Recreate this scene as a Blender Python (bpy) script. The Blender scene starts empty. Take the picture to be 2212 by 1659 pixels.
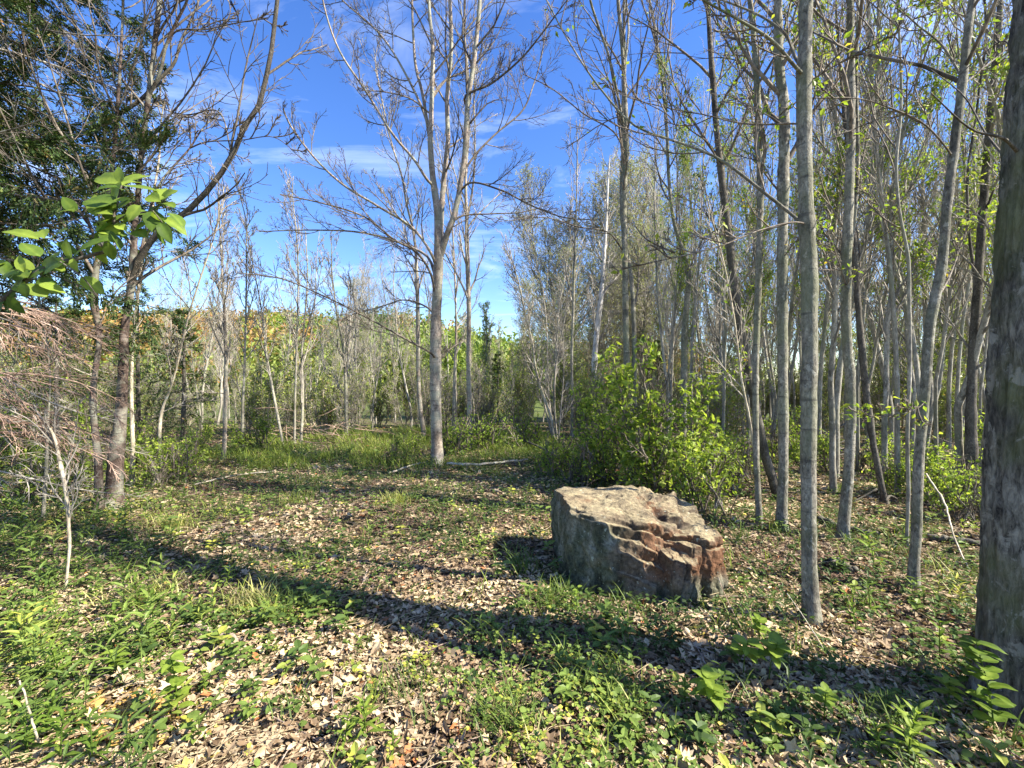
import bpy, math, random
import numpy as np
from mathutils import Vector

rng = np.random.default_rng(11)
random.seed(11)
PI = math.pi
sc = bpy.context.scene
C = sc.collection

# ------------------------------------------------------------------ camera, world, sun, exposure
FP = 928.0                      # focal length in photo units (photo 2212 x 1659)
CX, CY = 1106.0, 829.5
CAMZ = 1.5
cam = bpy.data.cameras.new("camera")
cam.sensor_width = 36.0
cam.lens = 36.0 * FP / 2212.0
cam.clip_start = 0.05
cam.clip_end = 3000.0
camo = bpy.data.objects.new("camera", cam)
C.objects.link(camo)
camo.location = (0, 0, CAMZ)
camo.rotation_euler = (math.radians(90), 0, 0)
sc.camera = camo

SUN_AZ, SUN_EL = math.radians(106), math.radians(42)
S = Vector((math.sin(SUN_AZ) * math.cos(SUN_EL), math.cos(SUN_AZ) * math.cos(SUN_EL), math.sin(SUN_EL)))
w = bpy.data.worlds.new("World")
sc.world = w
w.use_nodes = True
nt = w.node_tree
N, L = nt.nodes, nt.links
for n in list(N):
    N.remove(n)
out = N.new("ShaderNodeOutputWorld")
bg = N.new("ShaderNodeBackground")
bg.inputs["Strength"].default_value = 0.095
sky = N.new("ShaderNodeTexSky")
sky.sky_type = 'NISHITA'
sky.sun_disc = False
sky.sun_elevation = SUN_EL
sky.sun_rotation = SUN_AZ
sky.air_density = 1.0
sky.dust_density = 0.2
sky.ozone_density = 2.2
hs = N.new("ShaderNodeHueSaturation")
hs.inputs["Hue"].default_value = 0.515
hs.inputs["Saturation"].default_value = 1.28
hs.inputs["Value"].default_value = 1.12
L.new(sky.outputs[0], hs.inputs["Color"])
# thin high cloud, projected on a flat layer overhead
tc = N.new("ShaderNodeTexCoord")
sx = N.new("ShaderNodeSeparateXYZ")
L.new(tc.outputs["Generated"], sx.inputs[0])
mz = N.new("ShaderNodeMath"); mz.operation = 'ADD'; mz.inputs[1].default_value = 0.16
L.new(sx.outputs["Z"], mz.inputs[0])
dx = N.new("ShaderNodeMath"); dx.operation = 'DIVIDE'
dy = N.new("ShaderNodeMath"); dy.operation = 'DIVIDE'
L.new(sx.outputs["X"], dx.inputs[0]); L.new(mz.outputs[0], dx.inputs[1])
L.new(sx.outputs["Y"], dy.inputs[0]); L.new(mz.outputs[0], dy.inputs[1])
cb = N.new("ShaderNodeCombineXYZ")
L.new(dx.outputs[0], cb.inputs[0]); L.new(dy.outputs[0], cb.inputs[1])
mp = N.new("ShaderNodeMapping")
mp.inputs["Rotation"].default_value = (0, 0, math.radians(28))
mp.inputs["Scale"].default_value = (0.9, 2.3, 1)
mp.inputs["Location"].default_value = (1.3, 0.4, 0)
L.new(cb.outputs[0], mp.inputs[0])
cn = N.new("ShaderNodeTexNoise")
cn.inputs["Scale"].default_value = 1.3
cn.inputs["Detail"].default_value = 7
cn.inputs["Roughness"].default_value = 0.62
cn.inputs["Distortion"].default_value = 0.5
L.new(mp.outputs[0], cn.inputs["Vector"])
cr = N.new("ShaderNodeValToRGB")
cr.color_ramp.elements[0].position = 0.52; cr.color_ramp.elements[0].color = (0, 0, 0, 1)
cr.color_ramp.elements[1].position = 0.88; cr.color_ramp.elements[1].color = (0.6, 0.6, 0.6, 1)
L.new(cn.outputs["Fac"], cr.inputs[0])
mxc = N.new("ShaderNodeMixRGB")
mxc.inputs["Color2"].default_value = (6.6, 7.3, 8.6, 1)
L.new(cr.outputs[0], mxc.inputs["Fac"])
L.new(hs.outputs[0], mxc.inputs["Color1"])
L.new(mxc.outputs[0], bg.inputs["Color"])
L.new(bg.outputs[0], out.inputs["Surface"])

sl = bpy.data.lights.new("sun", 'SUN')
sl.energy = 5.0
sl.angle = math.radians(0.5)
sl.color = (1.0, 0.93, 0.80)
so = bpy.data.objects.new("sun", sl)
C.objects.link(so)
so.rotation_euler = S.to_track_quat('Z', 'Y').to_euler()
so.location = (20, -5, 25)

sc.view_settings.view_transform = 'Standard'
sc.view_settings.look = 'None'
sc.view_settings.exposure = 1.62
sc.view_settings.gamma = 1.0
sc.view_settings.use_curve_mapping = False
sc.cycles.max_bounces = 6
sc.cycles.diffuse_bounces = 3
sc.cycles.transmission_bounces = 4
sc.cycles.transparent_max_bounces = 4

# ------------------------------------------------------------------ noise
_T = rng.random((64, 64, 64)).astype(np.float32)


def vnoise(x, y, z=0.0):
    x = np.asarray(x, dtype=np.float64); y = np.asarray(y, dtype=np.float64)
    z = np.asarray(z, dtype=np.float64) + 0 * x
    xi = np.floor(x).astype(int); yi = np.floor(y).astype(int); zi = np.floor(z).astype(int)
    fx = x - xi; fy = y - yi; fz = z - zi
    fx = fx * fx * (3 - 2 * fx); fy = fy * fy * (3 - 2 * fy); fz = fz * fz * (3 - 2 * fz)
    a = lambda i, j, k: _T[(xi + i) & 63, (yi + j) & 63, (zi + k) & 63]
    c00 = a(0, 0, 0) * (1 - fx) + a(1, 0, 0) * fx
    c10 = a(0, 1, 0) * (1 - fx) + a(1, 1, 0) * fx
    c01 = a(0, 0, 1) * (1 - fx) + a(1, 0, 1) * fx
    c11 = a(0, 1, 1) * (1 - fx) + a(1, 1, 1) * fx
    return (c00 * (1 - fy) + c10 * fy) * (1 - fz) + (c01 * (1 - fy) + c11 * fy) * fz


def fbm(x, y, z=0.0, o=4):
    s = 0; a = 0.5; t = 0
    for i in range(o):
        s = s + a * vnoise(x * 2 ** i + 7.3 * i, y * 2 ** i + 3.1 * i, z * 2 ** i + 1.7 * i)
        t += a; a *= 0.5
    return s / t


def sstep(a, b, x):
    t = np.clip((x - a) / (b - a), 0, 1)
    return t * t * (3 - 2 * t)


def hgt(x, y):
    """ground height"""
    x = np.asarray(x, dtype=np.float64); y = np.asarray(y, dtype=np.float64)
    r = np.sqrt(x * x + y * y)
    near = (fbm(x * 0.55 + 5, y * 0.55 + 9, 0, 3) - 0.5) * 0.16 + (fbm(x * 2.2, y * 2.2, 3, 3) - 0.5) * 0.05
    near = near * (1 - 0.6 * sstep(0, 3, 3 - r))
    bank = 0.22 * np.exp(-((x + 2.4) ** 2 / 9 + (y - 11.2) ** 2 / 1.4))
    mid = -0.9 * sstep(13, 32, y) + (fbm(x * 0.06, y * 0.06, 5, 3) - 0.5) * 1.6 * sstep(12, 40, r)
    ang = x / np.maximum(y, 20.0)
    hill = sstep(42, 120, y) * (2.5 + 11.5 * sstep(0.16, -0.30, ang)) * sstep(0.22, -0.12, ang)
    hill = hill * (0.85 + 0.3 * fbm(x * 0.03 + 3, y * 0.02, 2, 3))
    return near + bank + mid + hill


def at(px, py, d):
    return np.array([(px - CX) / FP * d, d, CAMZ - (py - CY) / FP * d])


def gp(px, d):
    x = (px - CX) / FP * d
    return np.array([x, d, float(hgt(x, d))])


def dist_of(px, py):
    """distance at which the ground shows at that pixel"""
    d = 1.0
    while d < 60:
        g = gp(px, d)
        if (CAMZ - g[2]) / d * FP + CY <= py:
            return d
        d += 0.01
    return d


# ------------------------------------------------------------------ mesh building
class Acc:
    def __init__(s):
        s.v = []; s.f = []; s.t = []; s.n = 0

    def add(s, v, f, t=None):
        v = np.asarray(v, dtype=np.float32).reshape(-1, 3)
        if len(v) == 0: return s
        s.v.append(v)
        for ff in (f if isinstance(f, list) else [f]):
            if len(ff): s.f.append(np.asarray(ff, dtype=np.int64) + s.n)
        if t is None: t = np.zeros(len(v), dtype=np.float32)
        s.t.append(np.broadcast_to(np.asarray(t, dtype=np.float32), (len(v),)))
        s.n += len(v)
        return s

    def mesh(s, name, origin=(0, 0, 0), smooth=True):
        me = bpy.data.meshes.new(name)
        if not s.v: return me
        v = np.concatenate(s.v) - np.asarray(origin, dtype=np.float32)
        me.vertices.add(len(v))
        me.vertices.foreach_set("co", v.ravel())
        nl = sum(f.size for f in s.f); npoly = sum(len(f) for f in s.f)
        li = np.concatenate([f.ravel() for f in s.f]).astype(np.int32)
        st = []; o = 0
        for f in s.f:
            k = f.shape[1]
            st.append(o + np.arange(len(f)) * k); o += f.size
        me.loops.add(nl); me.polygons.add(npoly)
        me.loops.foreach_set("vertex_index", li)
        me.polygons.foreach_set("loop_start", np.concatenate(st).astype(np.int32))
        me.polygons.foreach_set("use_smooth", np.full(npoly, smooth))
        at_ = me.attributes.new("tint", 'FLOAT', 'POINT')
        at_.data.foreach_set("value", np.concatenate(s.t))
        me.update(calc_edges=True)
        return me


def obj(name, acc, mat, parent=None, origin=(0, 0, 0), smooth=True):
    me = acc.mesh(name, origin, smooth) if isinstance(acc, Acc) else acc
    if mat is not None and len(me.materials) == 0: me.materials.append(mat)
    o = bpy.data.objects.new(name, me)
    C.objects.link(o)
    if parent is not None:
        o.parent = parent
        if name in ("twigs", "foliage", "needles", "dead_boughs", "live_boughs"): o["kind"] = "stuff"
    else: o.location = origin
    return o


def thing(name, label, cat, loc, group=None, rz=0.0):
    o = bpy.data.objects.new(name, None)
    o.empty_display_size = 0.1
    C.objects.link(o)
    o.location = [float(c) for c in loc]; o.rotation_euler = (0, 0, rz)
    o["label"] = label; o["category"] = cat
    if group: o["group"] = group
    return o


def tag(o, label, cat, group=None):
    o["label"] = label; o["category"] = cat
    if group: o["group"] = group
    return o


def copy_tree(o, parent=None):
    c = o.copy(); C.objects.link(c)
    c.parent = parent
    for ch in list(o.children): copy_tree(ch, c)
    return c


def nrm(a):
    return a / np.maximum(np.linalg.norm(a, axis=-1, keepdims=True), 1e-9)


def tubes(acc, P, R, sides=4, tint=0.0, cap=False):
    P = np.asarray(P, dtype=np.float64); R = np.asarray(R, dtype=np.float64)
    if P.ndim == 2: P = P[None]; R = R[None]
    n, k, _ = P.shape
    if n == 0: return
    T = nrm(np.gradient(P, axis=1))
    m = nrm(T.mean(axis=1))
    ref = np.where(np.abs(m[:, 2:3]) > 0.75, np.array([[1.0, 0.15, 0]]), np.array([[0, 0, 1.0]]))[:, None, :]
    U = nrm(np.cross(T, ref)); V = np.cross(T, U)
    a = np.linspace(0, 2 * PI, sides, endpoint=False)
    ring = U[:, :, None, :] * np.cos(a)[None, None, :, None] + V[:, :, None, :] * np.sin(a)[None, None, :, None]
    W = P[:, :, None, :] + ring * R[:, :, None, None]
    idx = np.arange(n * k * sides).reshape(n, k, sides)
    A = idx[:, :-1]; B = idx[:, 1:]
    F = np.stack([A, np.roll(A, -1, 2), np.roll(B, -1, 2), B], axis=-1).reshape(-1, 4)
    t = np.broadcast_to(np.asarray(tint, dtype=np.float32).reshape(-1, 1), (n, k * sides)).ravel() if np.ndim(tint) else tint
    fs = [F]
    if cap and sides > 3:
        q = np.arange(1, sides - 1)
        fs.append(np.stack([np.concatenate([idx[i, 0, 0] + 0 * q for i in range(n)]), np.concatenate([idx[i, 0, q + 1] for i in range(n)]), np.concatenate([idx[i, 0, q] for i in range(n)])], -1))
        fs.append(np.stack([np.concatenate([idx[i, -1, 0] + 0 * q for i in range(n)]), np.concatenate([idx[i, -1, q] for i in range(n)]), np.concatenate([idx[i, -1, q + 1] for i in range(n)])], -1))
    acc.add(W.reshape(-1, 3), fs, t)


def resample(pts, k, extra=None):
    """Catmull-like smooth resampling of a polyline (and matching radii)"""
    pts = np.asarray(pts, dtype=np.float64)
    d = np.concatenate([[0], np.cumsum(np.linalg.norm(np.diff(pts, axis=0), axis=1))])
    t = np.linspace(0, d[-1], k)
    def interp(y):
        m = np.gradient(y, d) if len(d) > 2 else np.full(len(d), (y[-1] - y[0]) / max(d[-1], 1e-9))
        i = np.clip(np.searchsorted(d, t, side='right') - 1, 0, len(d) - 2)
        h = d[i + 1] - d[i]; u = (t - d[i]) / h
        return ((2 * u ** 3 - 3 * u ** 2 + 1) * y[i] + (u ** 3 - 2 * u ** 2 + u) * h * m[i] + (-2 * u ** 3 + 3 * u ** 2) * y[i + 1] + (u ** 3 - u ** 2) * h * m[i + 1])
    P = np.stack([interp(pts[:, c]) for c in range(3)], -1)
    if extra is None: return P
    return P, np.interp(t, d, extra)


def kids(P, R, n, t0, t1, lens, ang=(0.5, 0.9), K=6, rf=0.55, rend=0.002, up=0.10, wig=0.10, lmax=9, rcap=9.0, shrink=0.5, r=None):
    """n children on every parent polyline; returns (M,K,3),(M,K)"""
    r = r or rng
    Np, k, _ = P.shape
    if Np == 0 or n == 0: return np.zeros((0, K, 3)), np.zeros((0, K))
    L0 = np.linalg.norm(np.diff(P, axis=1), axis=2).sum(1)
    t = t0 + (t1 - t0) * (np.arange(n)[None] + r.random((Np, n))) / n
    fi = t * (k - 1); i = np.clip(fi.astype(int), 0, k - 2); u = (fi - i)[..., None]
    ar = np.arange(Np)[:, None]
    pos = P[ar, i] * (1 - u) + P[ar, i + 1] * u
    T = nrm(P[ar, i + 1] - P[ar, i])
    r0 = (R[ar, i] * (1 - u[..., 0]) + R[ar, i + 1] * u[..., 0]) * rf
    r0 = np.minimum(np.maximum(r0, rend * 1.3), rcap)
    rv = nrm(r.normal(size=T.shape)); perp = nrm(np.cross(T, rv))
    a = r.uniform(ang[0], ang[1], size=t.shape)[..., None]
    D = nrm(T * np.cos(a) + perp * np.sin(a))
    ln = np.minimum(lens * L0[:, None] * (1 - shrink * (t - t0) / max(t1 - t0, 1e-6)), lmax) * r.uniform(0.6, 1.15, t.shape)
    M = Np * n
    D = D.reshape(M, 3); q = pos.reshape(M, 3); ln = ln.reshape(M); r0 = r0.reshape(M)
    out_ = [q]
    st = (ln / (K - 1))[:, None]
    curl = r.normal(size=(M, 3)) * wig * 0.5
    for j in range(K - 1):
        q = q + D * st
        out_.append(q)
        D = nrm(D + np.array([0, 0, up]) + r.normal(size=(M, 3)) * wig + curl)
    Q = np.stack(out_, 1)
    f = np.linspace(0, 1, K)[None]
    RR = r0[:, None] * (1 - f) ** 0.9 + rend * f * 0.8 + rend * 0.2
    return Q, RR


def scatter(acc, tv, tf, pos, D, Nn, scale, tint):
    """template with x = width, y = along D, z = along the normal"""
    pos = np.asarray(pos); D = nrm(D); X = nrm(np.cross(D, Nn)); Z = np.cross(X, D)
    s = np.broadcast_to(np.asarray(scale, dtype=np.float64), (len(pos),))
    tv = np.asarray(tv, dtype=np.float64)
    W = pos[:, None, :] + s[:, None, None] * (tv[None, :, 0, None] * X[:, None] + tv[None, :, 1, None] * D[:, None] + tv[None, :, 2, None] * Z[:, None])
    off = (np.arange(len(pos)) * len(tv))[:, None, None]
    fs = [(np.asarray(f)[None] + off).reshape(-1, len(f[0])) for f in tf]
    acc.add(W.reshape(-1, 3), fs, np.repeat(np.broadcast_to(tint, (len(pos),)), len(tv)))


# leaf templates
LEAF2 = ([(0, 0, 0), (-.27, .42, .07), (0, 1, -.05), (.27, .42, .07)], [[(0, 3, 2), (0, 2, 1)]])
LEAF6 = ([(0, 0, 0), (0, .5, -.04), (0, 1, -.16), (-.26, .3, .05), (-.22, .68, .0), (.26, .3, .05), (.22, .68, .0)],
         [[(0, 5, 1), (0, 1, 3), (2, 1, 6), (2, 4, 1)], [(1, 5, 6, 1)][:0] or [(1, 5, 6), (1, 4, 3)]])
LANCE = ([(0, 0, 0), (-.10, .3, .04), (0, .3, 0), (.10, .3, .04), (-.085, .65, -.02), (0, .65, -.05), (.085, .65, -.02), (0, 1, -.2)],
         [[(0, 2, 1), (0, 3, 2), (7, 4, 5), (7, 5, 6)], [(1, 2, 5, 4), (2, 3, 6, 5)]])
CURL = ([(0, 0, 0), (-.33, .25, .16), (0, .38, -.02), (.36, .3, .22), (-.30, .7, .10), (.26, .66, .32), (.02, 1, .24), (-.12, .5, .03)],
        [[(0, 2, 1), (0, 3, 2), (1, 2, 4), (2, 5, 6), (2, 3, 5), (2, 6, 4)]])
MAPLE = ([(0, 0, 0), (-.5, .05, .06), (-.25, .32, .0), (-.62, .62, .12), (-.2, .66, .02), (0, 1.05, .1), (.2, .66, .03), (.6, .6, .2), (.26, .3, .0), (.5, .02, .1), (0, .4, -.03)],
         [[(10, 0, 9), (10, 9, 8), (10, 8, 7), (10, 7, 6), (10, 6, 5), (10, 5, 4), (10, 4, 3), (10, 3, 2), (10, 2, 1), (10, 1, 0)]])
ROUND = ([(0, 0, 0), (-.36, .3, .04), (-.36, .7, .03), (0, 1, 0), (.36, .7, .03), (.36, .3, .04)], [[(0, 5, 4, 3), (0, 3, 2, 1)]])
BLADE = ([(-.022, 0, 0), (.022, 0, 0), (-.018, .4, .05), (.018, .4, .05), (-.011, .75, .2), (.011, .75, .2), (0, 1, .42)],
         [[(0, 1, 3, 2), (2, 3, 5, 4)], [(4, 5, 6)]])
SPRAY = ([(0, 0, 0), (-.17, .42, .02), (-.03, .35, .0), (-.14, .88, -.02), (0, 1, -.08), (.15, .84, -.02), (.03, .32, 0), (.18, .38, .02)],
         [[(0, 2, 1), (0, 6, 2), (0, 7, 6), (2, 4, 3), (2, 6, 4), (6, 5, 4)]])



# ------------------------------------------------------------------ materials
def mat_new(name):
    m = bpy.data.materials.new(name); m.use_nodes = True
    n = m.node_tree.nodes; l = m.node_tree.links
    b = n["Principled BSDF"]
    return m, n, l, b


def ramp(n, stops):
    r = n.new("ShaderNodeValToRGB")
    e = r.color_ramp.elements
    while len(e) < len(stops): e.new(0.5)
    for q, (p, c) in zip(e, stops):
        q.position = p; q.color = (*c, 1)
    return r


def noise(n, l, vec, scale, detail=4, rough=0.55, dist=0.0):
    t = n.new("ShaderNodeTexNoise")
    t.inputs["Scale"].default_value = scale; t.inputs["Detail"].default_value = detail
    t.inputs["Roughness"].default_value = rough; t.inputs["Distortion"].default_value = dist
    if vec is not None: l.new(vec, t.inputs["Vector"])
    return t


def mapping(n, l, src, scale=(1, 1, 1), rot=(0, 0, 0)):
    m = n.new("ShaderNodeMapping"); m.inputs["Scale"].default_value = scale; m.inputs["Rotation"].default_value = rot
    l.new(src, m.inputs[0]); return m.outputs[0]


def mixc(n, l, fac, a, b, mode='MIX'):
    m = n.new("ShaderNodeMixRGB"); m.blend_type = mode
    for s, x in ((m.inputs["Fac"], fac), (m.inputs["Color1"], a), (m.inputs["Color2"], b)):
        if hasattr(x, "is_linked") or hasattr(x, "links"): l.new(x, s)
        elif isinstance(x, (int, float)): s.default_value = x
        else: s.default_value = (*x, 1)
    return m.outputs[0]


def bark(name, base, light, dark, moss=None, mossamt=0.5, zs=0.25, sc_=9.0, bump=0.4, patch=1.6, rings=False):
    m, n, l, b = mat_new(name)
    tc = n.new("ShaderNodeTexCoord"); ob = tc.outputs["Object"]
    fine = noise(n, l, mapping(n, l, ob, (sc_ * 6, sc_ * 6, sc_ * 6 * zs)), 1.0, 7, 0.72, 0.5)
    mid = noise(n, l, mapping(n, l, ob, (sc_ * .6, sc_ * .6, sc_ * .3)), 1.0, 5, 0.6)
    big = noise(n, l, ob, patch, 4, 0.6)
    r1 = ramp(n, [(0.34, dark), (0.47, base), (0.64, light)])
    l.new(fine.outputs["Fac"], r1.inputs[0])
    r2 = ramp(n, [(0.36, (0.42, 0.40, 0.37)), (0.60, (1.15, 1.12, 1.08))])
    l.new(mid.outputs["Fac"], r2.inputs[0])
    col = mixc(n, l, 1.0, r1.outputs[0], r2.outputs[0], 'MULTIPLY')
    if moss:
        r3 = ramp(n, [(0.46, (0, 0, 0)), (0.60, (mossamt,) * 3)])
        l.new(big.outputs["Fac"], r3.inputs[0])
        col = mixc(n, l, r3.outputs[0], col, moss)
    hgtn = fine.outputs["Fac"]
    lch = noise(n, l, mapping(n, l, ob, (sc_ * 1.6, sc_ * 1.6, sc_ * 1.1)), 1.0, 5, 0.7, 0.4)
    lr = ramp(n, [(0.585, (0, 0, 0)), (0.63, (.55, .55, .55))]); l.new(lch.outputs["Fac"], lr.inputs[0])
    col = mixc(n, l, lr.outputs[0], col, tuple(min(.7, c * 1.25 + .02) for c in light))
    if rings:
        rg = noise(n, l, mapping(n, l, ob, (3, 3, 26)), 1.0, 3, 0.5)
        rr = ramp(n, [(0.60, (0, 0, 0)), (0.68, (1, 1, 1))]); l.new(rg.outputs["Fac"], rr.inputs[0])
        f2 = n.new("ShaderNodeMath"); f2.operation = 'MULTIPLY'; f2.inputs[1].default_value = 0.65
        l.new(rr.outputs[0], f2.inputs[0])
        col = mixc(n, l, f2.outputs[0], col, dark)
    l.new(col, b.inputs["Base Color"])
    b.inputs["Roughness"].default_value = 0.85
    b.inputs["Specular IOR Level"].default_value = 0.25
    bp = n.new("ShaderNodeBump"); bp.inputs["Strength"].default_value = bump; bp.inputs["Distance"].default_value = 0.02
    l.new(hgtn, bp.inputs["Height"]); l.new(bp.outputs[0], b.inputs["Normal"])
    return m


def leafmat(name, stops, trans=0.35, rough=0.5, patchy=None, gloss=0.25):
    """colour from the 'tint' attribute; thin leaf that lets light through"""
    m, n, l, b = mat_new(name)
    a = n.new("ShaderNodeAttribute"); a.attribute_name = "tint"
    r = ramp(n, stops); l.new(a.outputs["Fac"], r.inputs[0])
    col = r.outputs[0]
    g = n.new("ShaderNodeNewGeometry")
    nz = noise(n, l, g.outputs["Position"], 1.1 if patchy is None else patchy, 3, 0.6)
    rr = ramp(n, [(0.3, (0.72, 0.74, 0.7)), (0.7, (1.2, 1.18, 1.1))]); l.new(nz.outputs["Fac"], rr.inputs[0])
    col = mixc(n, l, 1.0, col, rr.outputs[0], 'MULTIPLY')
    fz = noise(n, l, g.outputs["Position"], 60.0, 3, 0.6)
    fr = ramp(n, [(0.3, (0.82, 0.82, 0.82)), (0.7, (1.1, 1.1, 1.1))]); l.new(fz.outputs["Fac"], fr.inputs[0])
    col = mixc(n, l, 1.0, col, fr.outputs[0], 'MULTIPLY')
    l.new(col, b.inputs["Base Color"])
    b.inputs["Roughness"].default_value = rough
    b.inputs["Specular IOR Level"].default_value = gloss
    tr = n.new("ShaderNodeBsdfTranslucent")
    l.new(mixc(n, l, 1.0, col, (1.25, 1.3, 0.75), 'MULTIPLY'), tr.inputs["Color"])
    mx = n.new("ShaderNodeMixShader"); mx.inputs[0].default_value = trans
    l.new(b.outputs[0], mx.inputs[1]); l.new(tr.outputs[0], mx.inputs[2])
    l.new(mx.outputs[0], n["Material Output"].inputs["Surface"])
    return m


M = {}
M['grey'] = bark("grey_bark", (.205, .195, .165), (.36, .345, .285), (.065, .06, .052), (.17, .185, .10), .6, .5, 9, .6, 1.7, True)
M['maple'] = bark("pinkish_grey_bark", (.30, .25, .21), (.47, .41, .34), (.12, .09, .075), (.30, .31, .24), .75, .6, 8, .4, 2.6, True)
M['far'] = bark("distant_bark", (.27, .255, .215), (.42, .40, .34), (.13, .12, .10), (.24, .25, .16), .6, .5, 5, .2, .8)
M['dark'] = bark("dark_and_silhouette_bark", (.085, .075, .065), (.17, .155, .13), (.03, .027, .024), (.12, .11, .08), .5, .5, 10, .5, 2.0)
M['rough'] = bark("rough_bark", (.13, .125, .11), (.30, .29, .25), (.022, .02, .018), (.14, .155, .06), .7, .30, 7, 1.0, 1.6)
M['birch'] = bark("white_birch_bark", (.55, .53, .49), (.70, .69, .65), (.20, .17, .15), None, 0, .3, 3, .2, 1.0, True)
M['cherry'] = bark("reddish_brown_bark", (.085, .058, .046), (.17, .13, .11), (.03, .024, .02), (.27, .27, .21), .8, .8, 8, .5, 3.0, True)
M['twig'] = bark("twig_bark", (.15, .125, .10), (.27, .24, .20), (.06, .05, .042), None, 0, .5, 4, .1)
M['twigpale'] = bark("pale_twig_bark", (.30, .275, .235), (.44, .41, .36), (.14, .12, .10), None, 0, .5, 4, .1)
M['twigfar'] = bark("distant_twig_bark", (.32, .295, .25), (.44, .41, .35), (.13, .115, .10), None, 0, .5, 2, .1)
M['rust'] = bark("rusty_dead_twigs", (.33, .225, .17), (.52, .39, .31), (.14, .085, .06), None, 0, .5, 4, .1)
M['pale'] = bark("pale_dead_wood", (.46, .40, .31), (.62, .56, .46), (.22, .18, .13), (.34, .33, .20), .5, .4, 9, .35)
M['weather'] = bark("weathered_wood", (.33, .25, .20), (.52, .44, .37), (.10, .07, .06), None, 0, .2, 12, .7)
G0, G1, G2 = (.035, .075, .012), (.085, .165, .022), (.20, .30, .04)
M['leaf'] = leafmat("fresh_green_leaves", [(0, (.05, .095, .016)), (.5, (.125, .20, .032)), (1, (.29, .38, .06))], .42)
M['lime'] = leafmat("lime_spring_leaves", [(0, (.12, .20, .03)), (.6, (.27, .36, .05)), (.97, (.42, .44, .07)), (1, (.55, .33, .04))], .45)
M['bush'] = leafmat("bush_leaves", [(0, (.11, .17, .03)), (.5, (.25, .34, .055)), (1, (.48, .54, .10))], .48)
M['poplar'] = leafmat("grey_green_buds", [(0, (.22, .22, .12)), (.6, (.36, .38, .18)), (1, (.48, .50, .18))], .35)
M['cover'] = leafmat("ground_cover_leaves", [(0, (.035, .065, .018)), (.4, (.085, .14, .032)), (.8, (.19, .26, .055)), (1, (.42, .42, .075))], .25, patchy=.7)
M['grass'] = leafmat("grass_blades", [(0, (.055, .095, .02)), (.5, (.14, .205, .042)), (.85, (.31, .37, .06)), (1, (.55, .50, .22))], .35, patchy=.8)
M['straw'] = leafmat("dry_straw", [(0, (.30, .22, .12)), (1, (.62, .52, .34))], .2)
M['litter'] = leafmat("dead_leaves", [(0, (.05, .03, .021)), (.3, (.19, .125, .075)), (.6, (.42, .305, .20)), (.92, (.64, .52, .36)), (.965, (.58, .47, .12)), (1, (.42, .17, .07))], .10, .7, .9)
M['needle'] = leafmat("conifer_needles", [(0, (.022, .045, .014)), (.6, (.05, .09, .024)), (.93, (.12, .17, .04)), (1, (.30, .18, .08))], .12, .6)
M['hill'] = leafmat("hillside_tree_leaves", [(0, (.09, .16, .03)), (.35, (.19, .27, .05)), (.6, (.30, .36, .07)), (.72, (.16, .20, .06)), (.80, (.38, .27, .08)), (1, (.40, .21, .09))], .3, patchy=.08)
M['thicket'] = leafmat("thicket_leaves", [(0, (.14, .19, .05)), (.6, (.28, .35, .085)), (.85, (.40, .46, .10)), (1, (.46, .31, .14))], .3, patchy=.3)


def ground_mat():
    m, n, l, b = mat_new("forest_floor")
    g = n.new("ShaderNodeNewGeometry"); P = g.outputs["Position"]
    v = n.new("ShaderNodeTexVoronoi"); v.inputs["Scale"].default_value = 38; l.new(P, v.inputs["Vector"])
    sp = n.new("ShaderNodeSeparateXYZ"); l.new(v.outputs["Color"], sp.inputs[0])
    r = ramp(n, [(0, (.03, .019, .013)), (.35, (.10, .065, .045)), (.7, (.24, .16, .115)), (1, (.42, .32, .24))])
    l.new(sp.outputs["X"], r.inputs[0])
    f = noise(n, l, P, 90, 5, .7)
    fr = ramp(n, [(.3, (.5, .48, .45)), (.7, (1.25, 1.25, 1.22))]); l.new(f.outputs["Fac"], fr.inputs[0])
    col = mixc(n, l, 1, r.outputs[0], fr.outputs[0], 'MULTIPLY')
    big = noise(n, l, P, .9, 5, .65)
    gr = ramp(n, [(.44, (0, 0, 0)), (.6, (.8, .8, .8))]); l.new(big.outputs["Fac"], gr.inputs[0])
    gn = noise(n, l, P, 30, 5, .7)
    gc = ramp(n, [(.3, (.025, .05, .012)), (.55, (.08, .13, .025)), (.75, (.19, .24, .05))]); l.new(gn.outputs["Fac"], gc.inputs[0])
    col = mixc(n, l, gr.outputs[0], col, gc.outputs[0])
    # grass on the far slopes
    sy = n.new("ShaderNodeSeparateXYZ"); l.new(P, sy.inputs[0])
    mr = n.new("ShaderNodeMapRange"); mr.inputs[1].default_value = 12; mr.inputs[2].default_value = 40; l.new(sy.outputs["Y"], mr.inputs[0])
    col = mixc(n, l, mr.outputs[0], col, (.10, .13, .04))
    l.new(col, b.inputs["Base Color"]); b.inputs["Roughness"].default_value = .95
    b.inputs["Specular IOR Level"].default_value = .1
    bp = n.new("ShaderNodeBump"); bp.inputs["Strength"].default_value = .9; bp.inputs["Distance"].default_value = .03
    ad = n.new("ShaderNodeMath"); ad.operation = 'ADD'
    l.new(v.outputs["Distance"], ad.inputs[0]); l.new(f.outputs["Fac"], ad.inputs[1])
    l.new(ad.outputs[0], bp.inputs["Height"]); l.new(bp.outputs[0], b.inputs["Normal"])
    return m


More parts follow.
